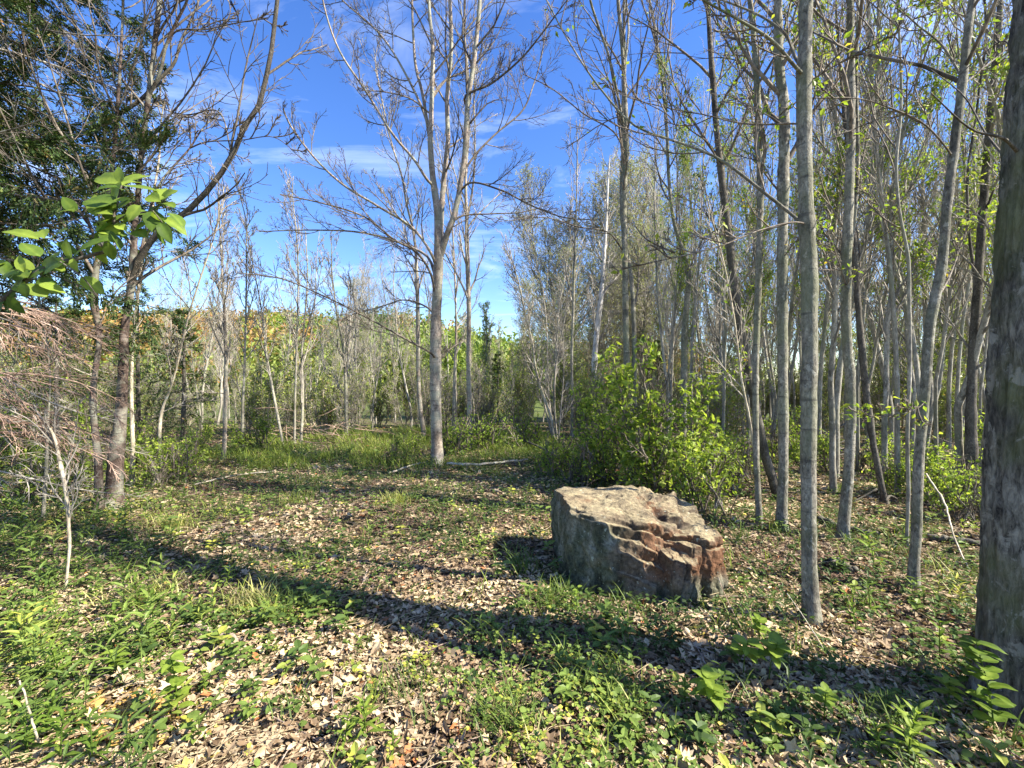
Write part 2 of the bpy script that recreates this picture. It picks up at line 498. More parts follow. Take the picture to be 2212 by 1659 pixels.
def rock_mat():
    m, n, l, b = mat_new("sandstone_boulder")
    tc = n.new("ShaderNodeTexCoord"); P = tc.outputs["Object"]
    g = n.new("ShaderNodeNewGeometry")
    f = noise(n, l, P, 42, 10, .78)
    md = noise(n, l, P, 5.5, 6, .65, .4)
    bg_ = noise(n, l, P, 2.3, 4, .6, .3)
    r = ramp(n, [(.30, (.035, .027, .02)), (.44, (.10, .075, .052)), (.58, (.19, .145, .10)), (.76, (.33, .265, .185))])  # brown broken stone, toned darker to stand for shade on the front
    l.new(md.outputs["Fac"], r.inputs[0])
    col = r.outputs[0]
    # rusty iron stains
    ir = ramp(n, [(.50, (0, 0, 0)), (.60, (.75, .75, .75))]); l.new(bg_.outputs["Fac"], ir.inputs[0])
    col = mixc(n, l, ir.outputs[0], col, (.19, .088, .045))
    # attribute: 0 fresh broken front, 1 weathered grey skin
    a = n.new("ShaderNodeAttribute"); a.attribute_name = "tint"
    gr = noise(n, l, mapping(n, l, P, (9, 9, 3.5)), 1.0, 6, .65)
    gc = ramp(n, [(.34, (.035, .038, .028)), (.46, (.10, .11, .07)), (.56, (.19, .19, .14)), (.70, (.33, .33, .27))]); l.new(gr.outputs["Fac"], gc.inputs[0])
    col = mixc(n, l, a.outputs["Fac"], col, gc.outputs[0])
    # tan weathering on upward faces
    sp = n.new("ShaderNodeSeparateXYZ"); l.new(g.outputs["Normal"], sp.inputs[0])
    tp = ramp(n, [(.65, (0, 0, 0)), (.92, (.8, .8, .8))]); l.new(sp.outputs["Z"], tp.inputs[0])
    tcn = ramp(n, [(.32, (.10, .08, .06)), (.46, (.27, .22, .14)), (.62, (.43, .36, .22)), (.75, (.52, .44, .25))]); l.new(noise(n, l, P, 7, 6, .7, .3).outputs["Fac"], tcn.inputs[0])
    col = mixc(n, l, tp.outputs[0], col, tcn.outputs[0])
    fr = ramp(n, [(.36, (.35, .34, .33)), (.48, (.85, .85, .83)), (.62, (1.25, 1.25, 1.2))]); l.new(f.outputs["Fac"], fr.inputs[0])
    col = mixc(n, l, 1, col, fr.outputs[0], 'MULTIPLY')
    # pale lichen specks
    lv = n.new("ShaderNodeTexNoise"); lv.inputs["Scale"].default_value = 34; lv.inputs["Detail"].default_value = 3; l.new(P, lv.inputs["Vector"])
    lr = ramp(n, [(.66, (0, 0, 0)), (.70, (.6, .6, .6))]); l.new(lv.outputs["Fac"], lr.inputs[0])
    col = mixc(n, l, lr.outputs[0], col, (.46, .50, .40))
    l.new(col, b.inputs["Base Color"]); b.inputs["Roughness"].default_value = .9
    b.inputs["Specular IOR Level"].default_value = .2
    bp = n.new("ShaderNodeBump"); bp.inputs["Strength"].default_value = 1.0; bp.inputs["Distance"].default_value = .02
    l.new(f.outputs["Fac"], bp.inputs["Height"]); l.new(bp.outputs[0], b.inputs["Normal"])
    return m


M['ground'] = ground_mat()
M['rock'] = rock_mat()

# ------------------------------------------------------------------ ground
def build_ground():
    s = np.linspace(-1, 1, 420)
    xs = np.sinh(s * 5.6) / np.sinh(5.6) * 600
    t = np.linspace(0, 1, 420)
    ys = np.sinh((t * 1.25 - .25) * 5.6) / np.sinh(5.6) * 900 + 2.0
    X, Y = np.meshgrid(xs, ys, indexing='ij')
    Z = hgt(X, Y)
    n, m = X.shape
    idx = np.arange(n * m).reshape(n, m)
    F = np.stack([idx[:-1, :-1], idx[1:, :-1], idx[1:, 1:], idx[:-1, 1:]], -1).reshape(-1, 4)
    a = Acc().add(np.stack([X, Y, Z], -1), F)
    o = obj("ground", a, M['ground'])
    o["kind"] = "structure"


build_ground()


# ------------------------------------------------------------------ trees
def path3(pts, d, base=None, wig=0.0, dslope=0.0):
    """pts: (px, py[, w]) -> points at distance d (+ dslope over its length)"""
    o = []
    for i, p in enumerate(pts):
        dd = d + dslope * i / max(len(pts) - 1, 1)
        o.append(at(p[0], p[1], dd))
    return np.array(o)


def extend(P, R, height, r=None, lean=0.3):
    """carry a stem on above the frame, up to the given height"""
    r = r or rng
    D = nrm(P[-1] - P[-2]); q = P[-1].copy(); z0 = q[2]; rr = R[-1]
    pts = [p for p in P]; rad = list(R)
    steps = max(2, int((height - z0) / .5))
    for i in range(steps):
        D = nrm(D * np.array([.93, .93, 1]) + r.normal(size=3) * .05 + np.array([0, 0, .05]))
        q = q + D * ((height - z0) / steps)
        f = (i + 1) / steps
        pts.append(q.copy()); rad.append(rr * (1 - f) ** .8 + .006)
    return np.array(pts), np.array(rad)


def traced_tree(name, label, pts, d, top=None, limbs=(), mats=('grey', 'twig'), sides=14, n1=26, n2=8, n3=4, lens=(.22, .45, .5),
                b0=.35, rend=.0035, leaves=0, leafmat_='lime', leafsize=.045, up=.12, cat="tree", group=None, flare=1.0, seed=None,
                dslope=0.0, l1max=2.6, limb_n=9, ang=(.45, .85), rough=0.0, klim=26):
    r = np.random.default_rng(seed if seed is not None else abs(hash(label)) % 1000 if False else sum(map(ord, label)))
    P0 = path3(pts, d, dslope=dslope)
    cosv = lambda px: 1 / math.sqrt(1 + ((px - CX) / FP) ** 2)
    R0 = np.array([p[2] / 2 / FP * d * cosv(p[0]) for p in pts])
    if top: P0, R0 = extend(P0, R0, top, r)
    base = P0[0].copy(); base[2] = hgt(base[0], base[1])
    # sink the foot and flare it
    z0 = base[2]
    foot = np.array([base[0], base[1], z0 - .12])
    up_ = lambda h: np.array([base[0] + (P0[1][0] - base[0]) * h / max(P0[1][2] - z0, .3), base[1], z0 + h])
    P0 = np.concatenate([[foot], [up_(.015), up_(.07), up_(.2)], P0[1:]])
    R0 = np.concatenate([[R0[0] * 1.75 * flare], [R0[0] * 1.45 * flare, R0[0] * 1.16 * flare, R0[0] * 1.0], R0[1:]])
    k = 110 if d < 6.5 else 60
    P, R = resample(P0, k, R0)
    P[1:-1, :2] += r.normal(size=(k - 2, 2)) * R[1:-1, None] * .035
    for zk in list(r.uniform(z0 + .6, P[-1][2], 14)) + [path3(lm[0][:1], d)[0][2] for lm in limbs]:
        R = R * (1 + .10 * np.exp(-((P[:, 2] - zk) / (R * .7 + .01)) ** 2))
    R = R * (1 + .10 * (vnoise(P[:, 2] * 2.5, P[:, 2] * 0 + len(label), 0) - .5))
    t = thing(name, label, cat, (base[0], base[1], z0), group)
    org = (base[0], base[1], z0)
    a = Acc(); tubes(a, P, R * (1 + .02 * r.normal(size=k)), sides)
    obj("trunk", a, M[mats[0]], t, org)
    LP = []; LR = []; LO = []
    for lm in limbs:
        lp, w0, dz = lm[0], lm[1], lm[2]
        Lp = path3(lp, d, dslope=dz)
        # start on the trunk surface depth
        Lr = np.linspace(w0, max(w0 * (.35 if lm[-1] != 'lead' else .6), 1.2), len(lp)) / 2 / FP * d * cosv(lp[0][0])
        if lm[-1] == 'lead' or (len(lm) > 3 and lm[3]):
            Lp, Lr = extend(Lp, Lr, top or 9, r)
        Lp, Lr = resample(Lp, klim, Lr)
        LP.append(Lp); LR.append(Lr)
        a = Acc(); tubes(a, Lp, Lr, 8)
        LO.append(obj("limb", a, M[("dark" if name == "cherry_tree" and w0 > 10 else mats[0]) if w0 > 6 else mats[1]], t, org))  # thick cherry limbs coloured dark to stand for their silhouette against the sky
    # branches and twigs
    def grow(Q1, S1, parent):
        tw = Acc(); tubes(tw, Q1, S1, 5)
        Q2, S2 = kids(Q1, S1, n2, .2, .97, lens[1], (.4, .9), 6, .55, rend, up * .6, .09, 1.2, .012, .4, r)
        tubes(tw, Q2, S2, 3)
        Q3, S3 = kids(Q2, S2, n3, .25, 1.0, lens[2], (.35, .8), 4, .7, rend * .8, .08, .08, .6, .01, .3, r)
        tubes(tw, Q3, S3, 3)
        obj("twigs", tw, M[mats[1]], parent, org)
        return Q3
    Qs = [grow(*kids(P[None], R[None], n1, b0, .98, lens[0], ang, 8, .5, rend * 1.5, up, .10, l1max, .03, .45, r), t)]
    for p, x, lo in zip(LP, LR, LO):
        Qa, Ra = resample(p, 26)[None], np.interp(np.linspace(0, 1, 26), np.linspace(0, 1, len(x)), x)[None]
        Qs.append(grow(*kids(Qa, Ra, limb_n, .12, .97, .28, (.4, .9), 8, .5, rend * 1.4, up * .7, .10, 1.6, .02, .5, r), lo))
    Q3 = np.concatenate(Qs)
    if leaves:
        src = Q3.reshape(-1, 3) if len(Q3) else Q2.reshape(-1, 3)
        pick = r.integers(0, len(src), leaves)
        # leaves gather in clusters
        pos = src[pick] + r.normal(size=(leaves, 3)) * .03
        la = Acc()
        scatter(la, *LEAF2, pos, nrm(r.normal(size=(leaves, 3)) + np.array([0, 0, -.2])), nrm(r.normal(size=(leaves, 3)) + np.array([0, 0, 1.2])), leafsize * r.uniform(.6, 1.3, leaves), r.random(leaves))
        obj("foliage", la, M[leafmat_], t, org, False)
    return t


GRV = None
RT = "trees standing close on the right"

# --- the tall forked tree in the middle
Z = 1
traced_tree("forked_tree", "tall forked grey-pink tree, bare, at the end of the clearing in the middle",
            [(945, 1003, 26), (942, 900, 24), (941, 780, 23), (943, 660, 21.5), (947, 590, 20.5), (947, 541, 19), (944, 451, 15), (935, 382, 13), (930, 312, 12), (933, 208, 9), (935, 104, 8), (926, 0, 7)], 8.15,
            top=13.5,
            limbs=[([(949, 552), (954, 451), (961, 364), (968, 305), (965, 226), (975, 104), (972, 0)], 13, .25, True, 'lead'),
                   ([(952, 552), (960, 520), (975, 486), (992, 416), (1004, 330), (1010, 226), (1023, 139), (1037, 0)], 14, -.35, True, 'lead'),
                   ([(930, 312), (923, 267), (910, 190), (900, 156), (893, 80), (890, 0)], 8, .3, True, 'lead'),
                   ([(1009, 200), (1006, 121), (1003, 0)], 6, .1, True, 'lead'),
                   ([(935, 400), (926, 392), (895, 345), (860, 305), (791, 198), (729, 101), (701, 17), (690, -40)], 7, -.8, False, 0),
                   ([(929, 300), (923, 267), (874, 156), (826, 80), (739, 0), (700, -40)], 7, .7, False, 0),
                   ([(940, 570), (935, 555), (895, 496), (819, 447), (732, 392), (670, 330), (618, 253), (612, 235)], 7, -1.2, False, 0),
                   ([(941, 600), (925, 556), (881, 531), (784, 503), (680, 497), (560, 500)], 7, .8, False, 0),
                   ([(940, 640), (930, 590), (900, 545), (855, 520), (790, 470), (700, 440), (605, 420)], 6, -1.6, False, 0),
                   ([(1003, 340), (996, 371), (1030, 330), (1072, 288), (1131, 236), (1150, 190), (1166, 139), (1185, 20)], 6, 1.0, False, 0),
                   ([(1010, 235), (1003, 215), (1062, 180), (1131, 121), (1180, 60), (1225, 0)], 6, -.9, False, 0),
                   ([(992, 416), (1010, 397), (1080, 410), (1150, 445), (1220, 470), (1290, 475)], 5, -1.2, False, 0),
                   ([(950, 560), (990, 470), (1060, 462), (1130, 458), (1190, 440)], 5, .9, False, 0),
                   ([(938, 700), (934, 675), (905, 655), (870, 648), (830, 660), (760, 680)], 5, .7, False, 0),
                   ([(939, 775), (934, 765), (890, 740), (800, 690), (700, 640), (600, 600), (520, 590)], 5, -1.5, False, 0),
                   ([(945, 785), (955, 770), (985, 745), (1000, 735)], 4, .5, False, 0),
                   ([(933, 208), (960, 175), (1010, 150), (1060, 100), (1100, 20)], 5, .6, False, 0),
                   ([(926, 243), (890, 215), (840, 200), (780, 195)], 4, -.6, False, 0),
                   ], mats=('maple', 'twig'), n1=12, n2=9, n3=4, b0=.5, limb_n=13, rend=.0027, seed=3, flare=1.15, leaves=260, leafsize=.03, leafmat_='rustbud' if False else 'poplar')

# --- front grey tree right of the boulder
traced_tree("grey_tree", "smooth pale grey trunk standing nearest the boulder on its right",
            [(1752, 1345, 40), (1748, 1200, 36), (1746, 1000, 37), (1748, 800, 36), (1748, 600, 36), (1743, 480, 35), (1740, 400, 34), (1736, 200, 33), (1742, 0, 29)], 2.72,
            top=10.5,
            limbs=[([(1743, 490), (1732, 481), (1642, 409), (1548, 340), (1479, 312), (1375, 274), (1302, 198), (1229, 90), (1184, 7), (1165, -30)], 10, .9, False, 0),
                   ([(1738, 165), (1718, 144), (1670, 90), (1600, 45), (1531, 7), (1490, -20)], 10, -.3, False, 0),
                   ([(1738, 150), (1720, 128), (1698, 76), (1649, 38), (1559, 0), (1500, -20)], 10, .5, False, 0),
                   ([(1740, 270), (1720, 267), (1635, 269), (1593, 265), (1531, 250), (1437, 232), (1351, 208), (1309, 187)], 6, .8, False, 0),
                   ([(1745, 485), (1720, 480), (1640, 498), (1560, 530), (1440, 560), (1390, 570)], 5, -.4, False, 0),
                   ([(1750, 175), (1790, 150), (1850, 115), (1920, 80), (1990, 30)], 4, -.4, False, 0),
                   ([(1455, 305), (1462, 280), (1445, 250), (1400, 225), (1340, 200), (1300, 185)], 3.5, 1.0, False, 0)],
            mats=('grey', 'twig'), sides=20, n1=16, n2=6, n3=3, b0=.42, limb_n=7, rend=.0022, seed=4, l1max=2.0, leaves=200)

# --- big rough trunk at the right edge
def big_trunk():
    d = 1.95
    z0 = float(hgt((2228 - CX) / FP * d, d))
    prof = [(2232, 1560, 178), (2232, 1460, 168), (2234, 1250, 162), (2238, 1000, 156), (2244, 700, 144), (2250, 450, 132), (2260, 200, 118), (2268, 0, 108)]
    P0 = path3(prof, d); R0 = np.array([p[2] / 2 / FP * d for p in prof])
    P0, R0 = extend(P0, R0, 13, rng)
    P0[0][2] = z0 - .15; R0[0] *= 1.12
    P, R = resample(P0, 420, R0)
    s = 96
    T = nrm(np.gradient(P, axis=0)); U = nrm(np.cross(T, [[1, .1, 0]])); V = np.cross(T, U)
    a = np.linspace(0, 2 * PI, s, endpoint=False)
    A, Zz = np.meshgrid(a, P[:, 2])
    ca, sa = np.cos(A), np.sin(A)
    nz = fbm(ca * 5 + 9, sa * 5 + 9, Zz * 3.2, 4)
    ridge = 1 - np.abs(nz - .5) * 5
    ridge = np.clip(ridge, 0, 1)
    nz2 = fbm(ca * 16 + 3, sa * 16 + 5, Zz * 10, 3)
    lump = fbm(ca * 1.2 + 3, sa * 1.2, Zz * 1.3, 2) - .5
    rad = R[:, None] * (1 + .10 * lump) - .014 * ridge + .016 * (nz2 - .5)
    flare = np.exp(-np.maximum(Zz - z0, 0) * 6) * (.015 + .025 * np.clip(np.sin(A * 4 + 1), 0, 1))
    rad = rad + flare
    W = P[:, None] + (U[:, None] * ca[..., None] + V[:, None] * sa[..., None]) * rad[..., None]
    idx = np.arange(len(P) * s).reshape(len(P), s)
    Aq, Bq = idx[:-1], idx[1:]
    F = np.stack([Aq, np.roll(Aq, -1, 1), np.roll(Bq, -1, 1), Bq], -1).reshape(-1, 4)
    org = (P0[0][0], d, z0)
    t = thing("large_tree", "thick dark rough-barked trunk cut by the right edge of the view", "tree", org)
    obj("trunk", Acc().add(W, F), M['rough'], t, org)
    LP = []; LR = []
    for lp, w0, dz in (([(2200, 330), (2170, 300), (2100, 280), (2010, 200)], 8, -.2), ([(2225, 90), (2190, 110), (2160, 90), (2040, 190)], 5, .4),
                       ([(2200, 380), (2180, 350), (2130, 290), (2080, 205), (2010, 150)], 7, .7)):
        Lp, Lr = resample(path3(lp, d, dslope=dz), 14, np.linspace(w0, 2, len(lp)) / 2 / FP * d)
        LP.append(Lp); LR.append(Lr)
        q = Acc(); tubes(q, Lp, Lr, 7); obj("limb", q, M['dark'], t, org)
    tw = Acc()
    Q1, S1 = kids(P[None], R[None], 18, .38, .98, .30, (.6, 1.0), 9, .35, .005, .10, .09, 4.0, .035, .4)
    tubes(tw, Q1, S1, 6)
    Q2, S2 = kids(Q1, S1, 7, .2, .97, .4, (.4, .9), 6, .55, .003, .05, .12, 1.6, .012)
    tubes(tw, Q2, S2, 3)
    Q3, S3 = kids(Q2, S2, 4, .2, 1, .5, (.4, .9), 4, .7, .002, .04, .12, .7, .006)
    tubes(tw, Q3, S3, 3)
    obj("twigs", tw, M['twig'], t, org)
    return t


big_trunk()

traced_tree("grey_tree", "pale grey trunk curving gently right, second upright from the rough dark one",
            [(1972, 1265, 26), (1980, 1130, 26), (1985, 1000, 25), (1998, 850, 25), (2010, 700, 26), (2036, 560, 24), (2045, 450, 24), (2060, 330, 23), (2080, 170, 21), (2092, 60, 19), (2100, 0, 18)], 3.2,
            top=10, limbs=[([(2082, 170), (2074, 160), (2031, 94), (1976, 49), (1927, 0), (1900, -20)], 8, .4, False, 0),
                           ([(2055, 335), (2049, 326), (2000, 271), (1931, 236), (1855, 213), (1775, 212), (1720, 210)], 6, -.3, False, 0),
                           ([(2085, 180), (2120, 150), (2180, 100), (2210, 60)], 6, .3, False, 0),
                           ([(2005, 860), (1985, 880), (1900, 900), (1850, 890)], 3, -.2, False, 0),
                           ([(2022, 650), (2050, 600), (2072, 540), (2095, 470)], 6, .5, False, 0)],
            sides=16, n1=16, n2=6, n3=3, b0=.35, rend=.0024, seed=5, leaves=420, leafsize=.05)
SPEC = [
    ("grey_tree", "straight grey trunk with ridged knots just left of the pale one by the boulder", [(1688, 1135, 26), (1692, 1000, 22), (1691, 800, 23), (1690, 600, 24), (1692, 400, 24), (1694, 250, 24), (1682, 120, 22), (1680, 0, 20)], 4.55, 10, ('grey', 'twig'), 14,
     [([(1692, 425), (1660, 385), (1625, 330), (1610, 290), (1560, 220)], 5, .5, False, 0), ([(1688, 100), (1700, 40), (1715, -20)], 8, .2, True, 'lead'), ([(1690, 560), (1720, 520), (1780, 470)], 4, -.4, False, 0)]),
    ("grey_tree", "slim grey trunk with a pale lit edge, rising left of the knotted one", [(1640, 1130, 15), (1634, 1000, 14), (1632, 850, 14), (1635, 700, 15), (1640, 560, 15), (1642, 400, 15), (1636, 200, 14), (1626, 60, 12), (1620, 0, 12)], 4.7, 9.5, ('grey', 'twig'), 12,
     [([(1640, 410), (1650, 330), (1640, 250), (1600, 160), (1570, 60)], 5, -.5, False, 0)]),
    ("leaning_tree", "dark leaning trunk that slants up to the left behind the slim grey trunk", [(1682, 1075, 22), (1655, 990, 20), (1632, 880, 20), (1612, 780, 19), (1592, 660, 18), (1578, 540, 17), (1563, 420, 16), (1550, 300, 14), (1538, 150, 12), (1528, 0, 10)], 5.7, 11, ('dark', 'twig'), 12,
     [([(1578, 560), (1545, 490), (1500, 440), (1450, 420)], 4, .8, False, 0), ([(1556, 360), (1530, 310), (1480, 270), (1440, 200)], 4, -.8, False, 0)]),
    ("grey_tree", "grey twin-stemmed trunk with a dark foot, right of the smooth pale trunk", [(1820, 1150, 28), (1834, 1000, 23), (1838, 850, 23), (1828, 700, 23), (1828, 600, 23), (1833, 450, 22), (1838, 300, 20), (1838, 150, 19), (1836, 0, 17)], 4.3, 10.5, ('grey', 'twig'), 14,
     [([(1828, 590), (1845, 470), (1853, 380), (1850, 200), (1852, 50), (1855, -20)], 11, .3, True, 'lead'), ([(1834, 640), (1810, 560), (1790, 510), (1760, 470)], 4, -.3, False, 0)]),
    ("leaning_tree", "thin dark trunk leaning left between the twin-stemmed trunk and the curving one", [(1912, 1090, 15), (1892, 990, 15), (1875, 880, 16), (1862, 760, 16), (1852, 640, 15), (1846, 540, 14), (1840, 450, 11), (1835, 350, 8)], 5.4, 7, ('dark', 'twig'), 10, []),
    ("thin_tree", "thin wavy pale trunk just left of the curving grey one", [(1958, 1185, 9), (1962, 1080, 10), (1960, 950, 10), (1965, 800, 10), (1964, 650, 9), (1962, 560, 9), (1942, 450, 8), (1936, 360, 8), (1946, 240, 7), (1944, 100, 6), (1938, 0, 5)], 4.1, 8, ('far', 'twig'), 9,
     [([(1962, 560), (1920, 500), (1890, 430), (1850, 380)], 4, .3, False, 0)]),
    ("grey_tree", "dark-based grey trunk just left of the big rough trunk", [(2100, 1075, 34), (2097, 940, 28), (2100, 800, 24), (2112, 620, 22), (2124, 440, 20), (2136, 300, 19), (2146, 180, 18), (2160, 0, 15)], 5.5, 12, ('dark', 'twigpale'), 14,
     [([(2112, 640), (2095, 520), (2090, 380), (2110, 240)], 9, .4, True, 'lead'), ([(2128, 460), (2150, 400), (2180, 330)], 7, -.3, False, 0)]),
    ("thin_tree", "very thin pale stem beside the dark leaning trunk", [(1642, 1060, 6), (1630, 980, 6), (1618, 900, 6), (1602, 820, 5), (1596, 770, 4)], 5.2, 4, ('pale', 'twigpale'), 7,
     [([(1612, 865), (1570, 820), (1530, 790), (1500, 740)], 3.5, .3, False, 0), ([(1606, 840), (1600, 790), (1605, 760)], 3, .3, False, 0)]),
    ("grey_tree", "dark twin-leader trunk rising out of the green bush behind the boulder", [(1368, 1050, 22), (1362, 940, 17), (1356, 850, 15), (1352, 700, 13), (1350, 560, 12), (1347, 440, 13), (1352, 330, 13), (1350, 200, 9), (1342, 80, 8), (1335, 0, 7)], 6.3, 12, ('grey', 'twig'), 12,
     [([(1370, 900), (1370, 780), (1368, 660), (1358, 560), (1348, 520), (1342, 420), (1345, 330)], 12, .3, True, 'lead'), ([(1352, 300), (1335, 210), (1315, 120), (1280, 20), (1270, -20)], 7, -.6, True, 'lead'),
      ([(1352, 260), (1350, 150), (1358, 60), (1352, -20)], 7, .5, True, 'lead'), ([(1350, 330), (1330, 290), (1260, 245), (1190, 190), (1130, 160)], 4, -.9, False, 0),
      ([(1345, 540), (1318, 505), (1250, 490), (1180, 470), (1090, 478)], 4, -.6, False, 0)]),
    ("thin_tree", "crooked grey tree with a kink halfway up, behind the bush's right side", [(1475, 900, 15), (1478, 800, 15), (1480, 700, 14), (1485, 640, 14), (1487, 585, 14), (1474, 540, 10), (1458, 490, 8), (1446, 400, 7), (1440, 280, 7), (1430, 170, 6)], 9.0, 13, ('grey', 'twig'), 11,
     [([(1432, 180), (1445, 100), (1452, 0), (1455, -30)], 5, .3, True, 'lead'), ([(1432, 170), (1415, 90), (1385, 0), (1375, -30)], 4, -.3, True, 'lead'), ([(1487, 585), (1505, 545), (1530, 490), (1545, 420)], 4, .5, False, 0)]),
    ("birch_tree", "white birch trunk shining among the far trees above the bush", [(1284, 880, 11), (1284, 790, 11.5), (1288, 730, 11), (1296, 660, 11), (1302, 590, 9), (1308, 500, 8), (1312, 420, 5), (1316, 350, 3)], 17, 10.6, ('birch', 'twigpale'), 10,
     [([(1300, 640), (1335, 595), (1360, 570)], 4, .4, False, 0), ([(1302, 630), (1275, 600), (1250, 570)], 3, .4, False, 0)]),
    ("thin_tree", "slender trunk just right of the central forked tree", [(1014, 965, 13), (1014, 880, 11), (1012, 780, 10), (1013, 680, 10), (1010, 560, 10), (1008, 480, 8), (1006, 400, 6), (1010, 300, 5), (1012, 220, 4)], 10.3, 11, ('maple', 'twigpale'), 10,
     [([(1010, 470), (1022, 400), (1026, 300), (1024, 200), (1030, 100)], 5, .5, True, 'lead')]),
    ("thin_tree", "crooked slender trunk just left of the central forked tree", [(917, 965, 10), (910, 900, 10), (904, 820, 9), (903, 720, 9), (902, 640, 9), (900, 580, 7), (893, 500, 6), (878, 440, 5), (868, 380, 4.5), (852, 330, 4), (832, 250, 3.5), (820, 190, 3)], 10.8, 10, ('maple', 'twigpale'), 9,
     [([(895, 500), (870, 480), (830, 420), (790, 370)], 3, .5, False, 0)]),
    ("thin_tree", "forked reddish thin tree between the central tree and its right neighbour", [(980, 935, 10), (982, 860, 9), (983, 790, 7), (985, 740, 5), (984, 640, 4), (980, 540, 4), (975, 470, 3)], 11.5, 8.5, ('maple', 'twigpale'), 8,
     [([(983, 780), (965, 750), (955, 700)], 3, .3, False, 0), ([(983, 770), (1000, 730), (1012, 690)], 3, .3, False, 0)]),
    ("thin_tree", "pale slender tree with an open crown at the left of the clearing", [(483, 1012, 11), (486, 930, 10), (487, 850, 9), (488, 760, 7.5), (485, 680, 6), (482, 620, 5), (478, 540, 4), (474, 480, 3)], 8.4, 5.6, ('maple', 'twigpale'), 9,
     [([(487, 775), (505, 740), (522, 700)], 3, .3, False, 0), ([(482, 640), (460, 600), (440, 560)], 3, -.4, False, 0), ([(484, 660), (500, 600), (520, 550)], 3, .4, False, 0), ([(486, 850), (440, 848), (395, 862)], 2.5, -.4, False, 0)]),
    ("thin_tree", "very slim straight pole right of the pale slender tree in the clearing", [(524, 985, 7), (524, 900, 6.5), (528, 800, 6), (530, 720, 5), (532, 620, 4), (532, 540, 3), (530, 470, 2.5)], 9.3, 6, ('far', 'twigpale'), 8, []),
    ("thin_tree", "thin tree leaning left from the dead brush mid-clearing", [(612, 965, 6), (600, 900, 6.5), (587, 830, 6), (575, 760, 5), (570, 710, 4.5), (560, 640, 3.5), (548, 580, 2.5)], 10.2, 5.5, ('far', 'twigpale'), 8,
     [([(570, 715), (545, 690), (520, 680)], 2.5, .3, False, 0)]),
    ("multi_stem_tree", "clump of narrow upright stems left of the central tree", [(636, 975, 6), (637, 880, 5), (640, 780, 5), (642, 700, 4), (644, 600, 3.5), (640, 500, 3), (632, 420, 2)], 10.5, 6.6, ('far', 'twigpale'), 8,
     [([(650, 960), (654, 870), (652, 760), (658, 690), (664, 600), (660, 500)], 7, .3, False, 0), ([(652, 870), (646, 780), (625, 700), (600, 620), (590, 560)], 3.5, .3, False, 0), ([(656, 740), (672, 680), (690, 600), (702, 540)], 3, -.3, False, 0), ([(650, 800), (668, 740), (680, 660), (684, 560), (690, 500)], 3.5, .4, False, 0)]),
    ("thin_tree", "dark thin tree forked at mid height left of the central tree", [(748, 960, 8), (748, 890, 7.5), (747, 830, 7), (744, 780, 6), (738, 730, 5), (728, 680, 4), (722, 630, 3)], 10.9, 5.4, ('grey', 'twigpale'), 8,
     [([(747, 835), (752, 770), (756, 700), (752, 640), (754, 590)], 5, .3, False, 0), ([(740, 850), (726, 820), (715, 800)], 2, .3, False, 0)]),
    ("multi_stem_tree", "fan of pale leaning stems rising from one foot beyond the log", [(1200, 955, 6), (1190, 900, 6), (1172, 850, 6), (1158, 800, 5), (1150, 740, 4), (1135, 680, 3)], 10.9, 5.2, ('pale', 'twigpale'), 8,
     [([(1196, 955), (1180, 890), (1168, 840), (1140, 790), (1120, 740)], 4.5, .3, False, 0), ([(1204, 955), (1198, 880), (1200, 800), (1212, 730), (1225, 660)], 4.5, -.3, False, 0), ([(1206, 955), (1212, 880), (1218, 800), (1216, 720)], 4, .3, False, 0), ([(1194, 930), (1186, 860), (1183, 780), (1180, 690), (1172, 620)], 4, .5, False, 0)]),
    ("thin_tree", "straight pole tree at the left edge of the white birch's group", [(1235, 960, 7), (1236, 880, 7), (1235, 780, 6), (1238, 680, 6), (1240, 580, 5), (1243, 500, 4), (1246, 400, 3)], 12.0, 9, ('far', 'twigpale'), 8, []),
]
for sp in SPEC:
    nm, lb, pts, d, top, mt, sd, limbs = sp
    far = d > 7
    right = pts[0][0] > 1400
    traced_tree(nm, lb, pts, d, top=top, limbs=limbs, mats=mt, sides=sd, n1=(22 if far else 18), n2=6, n3=4 if far else 3, b0=.30 if far else .38, rend=.0038 if d > 9 else .0034 if far else .0024,
                lens=(.17, .45, .5) if far else (.2, .45, .5), l1max=1.6 if far else 2.2, leaves=(260 if right else 160 if far else 0), leafsize=.05 if right else .04, leafmat_='lime' if right else 'poplar',
                limb_n=8, up=.2 if far else .12, ang=(.35, .75))

